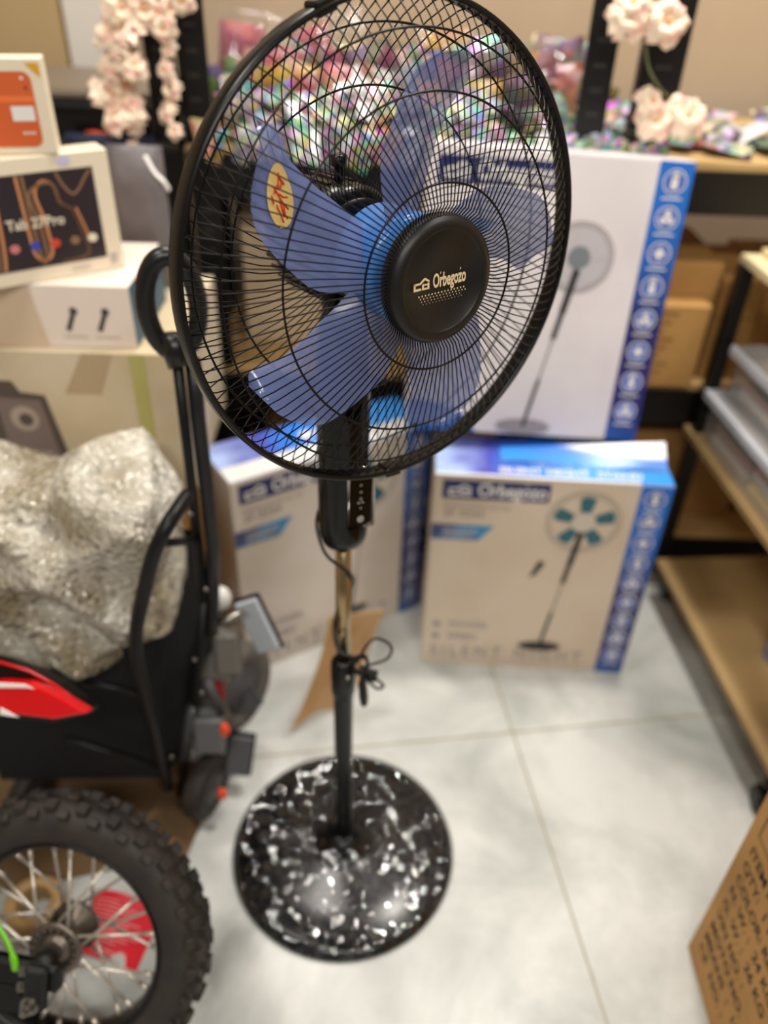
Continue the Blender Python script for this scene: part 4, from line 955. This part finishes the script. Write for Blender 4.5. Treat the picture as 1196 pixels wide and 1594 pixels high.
# bubble wrapped bundle
BW = mat('bubble_wrap', (206, 202, 190), .2, spec=.9, coat=0, var=(10, (142, 130, 104), .36, .66), bump=None)
nt = BW.node_tree; bs = nt.nodes['Principled BSDF']; tc = nt.nodes.new('ShaderNodeTexCoord'); vo = nt.nodes.new('ShaderNodeTexVoronoi'); vo.inputs['Scale'].default_value = 80
nt.links.new(tc.outputs['Object'], vo.inputs['Vector']); bp = nt.nodes.new('ShaderNodeBump'); bp.inputs['Strength'].default_value = 1.0; bp.inputs['Distance'].default_value = .0065; bp.invert = True
n2 = nt.nodes.new('ShaderNodeTexNoise'); n2.inputs['Scale'].default_value = 14; nt.links.new(tc.outputs['Object'], n2.inputs['Vector'])
b2 = nt.nodes.new('ShaderNodeBump'); b2.inputs['Strength'].default_value = .6; b2.inputs['Distance'].default_value = .02
nt.links.new(n2.outputs['Fac'], b2.inputs['Height']); nt.links.new(vo.outputs['Distance'], bp.inputs['Height']); nt.links.new(b2.outputs[0], bp.inputs['Normal']); v2 = nt.nodes.new('ShaderNodeTexVoronoi'); v2.inputs['Scale'].default_value = 150; nt.links.new(tc.outputs['Object'], v2.inputs['Vector'])
a1 = nt.nodes.new('ShaderNodeVectorMath'); a1.operation = 'SUBTRACT'; a1.inputs[1].default_value = (.5, .5, .5); nt.links.new(v2.outputs['Color'], a1.inputs[0])
a2 = nt.nodes.new('ShaderNodeVectorMath'); a2.operation = 'SCALE'; a2.inputs[3].default_value = .75; nt.links.new(a1.outputs[0], a2.inputs[0])
a3 = nt.nodes.new('ShaderNodeVectorMath'); a3.operation = 'ADD'; nt.links.new(a2.outputs[0], a3.inputs[0]); nt.links.new(bp.outputs[0], a3.inputs[1])
a4 = nt.nodes.new('ShaderNodeVectorMath'); a4.operation = 'NORMALIZE'; nt.links.new(a3.outputs[0], a4.inputs[0]); nt.links.new(a4.outputs[0], bs.inputs['Normal'])
g = MB()
BC = Vector((-.50, .967, .552))
def bub(u, v):
    th = 2*PI*u; ph = PI*v
    d = Vector((math.sin(ph)*math.cos(th), math.sin(ph)*math.sin(th), math.cos(ph)))
    f = lambda x, e: math.copysign(abs(x)**e, x)
    p = Vector((f(d.x, .6)*.218, f(d.y, .6)*.125, f(d.z, .75)*.180))
    s = (p.z+.2)/.4
    p.x *= .66+.38*min(1, max(0, s)); p.x -= .05*(1-s)
    w_ = p.x*.9+p.z*1.1+.05*noise.noise(p*5)
    fold = 1-abs(((w_*6.5) % 1)*2-1)
    w2 = p.z*1.2-p.x*.5+.06*noise.noise(p*4+Vector((9, 0, 0)))
    fold2 = 1-abs(((w2*4.6) % 1)*2-1)
    k = .35+.65*min(1, max(0, s*2.2))
    p = p+d*k*(.044*fold**1.8+.038*fold2**1.6-.034+.030*noise.noise(p*3.4)+.006*noise.noise(p*26)+.008*abs(noise.noise(p*12)))
    return BC+p
g.grid(bub, 160, 110); o = g.build('bubble_wrapped_bundle', BW); tag(o, 'large bundle of crumpled bubble wrap sitting in the black cart basket', 'bundle')

# ------------------------------------------------------------------ small off-road motorbike, rear wheel and tail in view
WC = Vector((-.4295, .5535, .206)); wa, we = -.13, .536
WN = Vector((math.sin(wa)*math.cos(we), -math.cos(wa)*math.cos(we), math.sin(we))); WU = Vector((math.cos(wa), math.sin(wa), 0)); WV = WN.cross(WU)
WM = Matrix((WU, WV, WN)).transposed().to_4x4(); WM.translation = WC        # x forward(right), y up the leaning wheel, z towards the camera
BIKE = thing('dirt_bike', 'small red and black off-road motorbike leaning at the lower left, knobby wheel in front', 'motorbike', (WC.x, WC.y-.1, 0))
g = MB()
g.lathe([(.146, -.020), (.152, -.027), (.170, -.032), (.186, -.032), (.197, -.024), (.202, -.012), (.2025, 0), (.202, .012), (.197, .024), (.186, .032), (.170, .032), (.152, .027), (.146, .020)], 96, 0, WM)
for k in range(56):
    a = 2*PI*k/56
    for (z0, z1, r0, r1, tl) in (((-.010, .010, .199, .212, 0),) if k % 2 == 0 else ((-.028, -.012, .192, .209, -.35), (.012, .028, .192, .209, .35))):
        Mk = WM @ Matrix.Rotation(a, 4, 'Z') @ Matrix.Translation((.2, 0, (z0+z1)/2)) @ Matrix.Rotation(-tl, 4, 'Y')
        g.box((r0-.2, -.0078, (z0-z1)/2), (r1-.2, .0078, (z1-z0)/2), 0, Mk, .0015)
for k in range(56):
    a = 2*PI*(k+.0)/56
    if k % 2 == 0:
        for s_ in (-1, 1):
            Mk = WM @ Matrix.Rotation(a, 4, 'Z') @ Matrix.Translation((.192, 0, s_*.029)) @ Matrix.Rotation(-s_*.75, 4, 'Y')
            g.box((-.004, -.0075, -.006), (.010, .0075, .006), 0, Mk, .0015)
whl = g.build('tyre', RUBBER, BIKE, True)
g = MB(); g.lathe([(.150, -.022), (.149, -.026), (.145, -.026), (.141, -.020), (.138, -.010), (.137, 0), (.138, .010), (.141, .020), (.145, .026), (.149, .026), (.150, .022), (.144, 0), (.150, -.022)], 90, 0, WM)
g.build('wheel_rim', mat('satin_black_rim', (20, 19, 18), .35, metal=.3), BIKE, True)
HUBM = mat('worn_grey_metal', (118, 108, 98), .4, metal=.8)
g = MB(); g.lathe([(.001, -.04), (.016, -.04), (.016, -.03), (.036, -.028), (.036, -.023), (.015, -.020), (.015, .022), (.038, .026), (.0385, .030), (.037, .033), (.026, .033), (.025, .030), (.019, .030), (.018, .036), (.013, .037), (.001, .037)], 48, 0, WM)
for k in range(18): a = 2*PI*k/18; g.sphere(pol(.030, a, .0345), .002, 0, 4, WM)
g.build('wheel_hub', HUBM, BIKE, True)
SPK = mat('bright_spoke_steel', (214, 206, 194), .32, metal=.7)
NS = 28
for k in range(NS):
    a = 2*PI*k/NS; s_ = 1 if k % 2 else -1; tw = (.55 if (k//2) % 2 else -.55)
    g = MB(); g.tube([pol(.031, a-tw, s_*.029), pol(.139, a, s_*.004)], .0024, 6, 0, WM); p1 = Vector(pol(.139, a, s_*.004)); p0 = Vector(pol(.031, a-tw, s_*.029)); g.tube([p1+(p0-p1)*.14, p1], .0036, 6, 0, WM)
    g.build('spoke', SPK, BIKE, True)
# swing arm, axle and fittings
g = MB(); g.box((-.20, -.035, .050), (.028, .004, .072), 0, WM, .006); g.box((-.16, -.075, .050), (-.02, -.03, .070), 0, WM, .006); g.build('swing_arm', BLK, BIKE, True)
g = MB(); g.tube([(0, -.004, .044), (0, -.004, .052), (0, -.004, .066)], [.013, .015, .015], 18, 0, WM); g.box((-.017, -.058, .066), (.015, .006, .082), 0, WM, .005); g.build('axle_bracket', BLKM, BIKE, True)
def nut(x, y, z, r, ln):
    g = MB(); g.lathe([(.001, 0), (r*1.5, 0), (r*1.5, .002), (r, .002), (r, .002+ln*.5), (r*.55, .002+ln*.5), (r*.55, .002+ln), (.001, .002+ln)], 6 if False else 14, 0, WM @ Matrix.Translation((x, y, z)), False); g.build('axle_nut', STEEL, BIKE, True)
nut(-.004, -.046, .082, .0085, .016); nut(-.019, -.004, .074, .005, .008); nut(-.021, -.028, .072, .005, .008)
g = MB(); g.tube(smooth_path([(-.075, .05, .06), (-.052, .028, .066), (-.038, .008, .07), (-.033, -.012, .07)], 5), [.002]+[.004]*9+[.006]*5+[.001], 8, 0, WM, flat=.5); g.build('green_trim', GREEN, BIKE, True)
# tail piece: curved plates in the leaning plane
def plate(name, pts, z0, th, mm, nseg=8, outline=None):
    g = MB(); g.prism(pts, th, 0, WM @ Matrix.Translation((0, 0, z0))); o = g.build(name, mm, BIKE, True, bevel=.003); return o
def tailpt(px, py, t):
    d = FW+RT*((px-598)/FPX)+UP*((797-py)/FPX); s = ((WC+WN*t-CP).dot(WN))/d.dot(WN); P = CP+d*s-WC; return (P.dot(WU), P.dot(WV))
ext = lambda pts, t: [tailpt(x, y, t) for x, y in pts]
plate('tail_underside', ext([(-60, 1128), (0, 1116), (40, 1121), (80, 1126), (118, 1117), (139, 1113), (134, 1104), (90, 1068), (50, 1048), (0, 1032), (-60, 1018)], .0), -.032, .032, BLK)
plate('tail_fairing', ext([(-60, 1066), (0, 1064), (40, 1067), (62, 1076), (100, 1094), (133, 1113), (80, 1123), (40, 1118), (0, 1113), (-60, 1110)], .03), .002, .022, RED)
plate('white_stripe', ext([(-60, 1063), (0, 1063), (38, 1065), (54, 1073), (40, 1071), (0, 1071), (-60, 1070)], .026), .0245, .0015, WHITE)
plate('white_stripe', ext([(0, 1101), (30, 1117), (18, 1116), (0, 1113)], .026), .0245, .0015, WHITE)
plate('green_stripe', ext([(-50, 1098), (0, 1108), (6, 1113), (-50, 1111)], .026), .0245, .001, GREEN)
g = MB(); g.tube([Vector((*tailpt(x, y, -.0), -.0)) for x, y in ((-60, 1020), (0, 1031), (45, 1044), (80, 1063), (110, 1084), (133, 1102))], .0022, 6, 0, WM); g.build('red_edging', RED, BIKE, True)
g = MB(); g.box((-.62, -.045, .05), (-.19, -.012, .070), 0, WM, .005); g.box((-.62, .28, -.03), (-.22, .36, .03), 0, WM, .01); g.box((-.50, -.03, .0), (-.44, .30, .03), 0, WM, .01); g.build('frame_tubing', BLK, BIKE, True)

# red leaflet on the floor, seen through the spokes
g = MB(); A_, B_, C_, D_ = onf(150, 1385, .002), onf(258, 1413, .002), onf(213, 1512, .002), onf(110, 1478, .002)
def lf(u, v): return A_*(1-u)*(1-v)+B_*u*(1-v)+C_*u*v+D_*(1-u)*v+Vector((0, 0, .012*math.sin(PI*u)*(1-v)+.004*math.sin(7*u)))
g.grid(lf, 12, 12, 0); g.grid(lambda u, v: lf(1-u, v)-Vector((0, 0, .0006)), 12, 12, 0)
for q in range(12):
    v0 = .14+.065*q; u1 = .4+.5*((q*37 % 10)/10)
    g.grid(lambda u, v: lf(.08+(u1-.08)*u, v0+.018*v)+Vector((0, 0, .0005)), 8, 1, 1)
tag(g.build('red_leaflet', [mat('red_paper', (206, 30, 46), .5), mat('pale_pink_print', (235, 150, 150), .5)]), 'red printed leaflet on the floor behind the bike wheel spokes', 'leaflet')
for k, o in enumerate(protos):
    if k not in used: bpy.data.objects.remove(o)
for k, o in enumerate(bigs):
    if k not in first: bpy.data.objects.remove(o)
g = MB(); g.add([Vector((-.80, .68, .003)), Vector((-.335, .80, .003)), Vector((-.30, 1.0, .003)), Vector((-.78, 1.02, .003)), Vector((-.80, .68, .0)), Vector((-.335, .80, .0)), Vector((-.30, 1.0, .0)), Vector((-.78, 1.02, .0))], [(0, 1, 2, 3), (7, 6, 5, 4), (0, 4, 5, 1), (1, 5, 6, 2), (2, 6, 7, 3), (3, 7, 4, 0)])  # thin dark sheet added for the shade on the floor under the cart
tag(g.build('cart_shade_sheet', mat('dark_brown_cart_shade', (112, 88, 60), .8)), 'flat dark brown sheet standing in for the shade under the folded black cart', 'cardboard')
bpy.context.view_layer.update()
g = MB(); p = onf(62, 1425, .0); T1 = Matrix.Translation(p)
g.lathe([(.028, .0), (.045, .0), (.047, .003), (.047, .045), (.045, .048), (.028, .048), (.027, .045), (.027, .003), (.028, 0)], 36, 0, T1)
tag(g.build('tape_roll', mat('tan_tape', (176, 142, 92), .4)), 'tan tape roll on the floor seen through the bike spokes, left of the red leaflet', 'tape')
dup_ = {}
for o in list(bpy.data.objects):
    if o.get('group') == 'silk blossoms': dup_.setdefault(o['label'], []).append(o)
for lab, os_ in dup_.items():
    if len(os_) > 1:
        for i, o in enumerate(sorted(os_, key=lambda q: q.location.x)): o['label'] = lab.replace('cream blossom', ['leftmost', 'second', 'third', 'rightmost'][i if i < len(os_)-1 else 3]+' blossom')
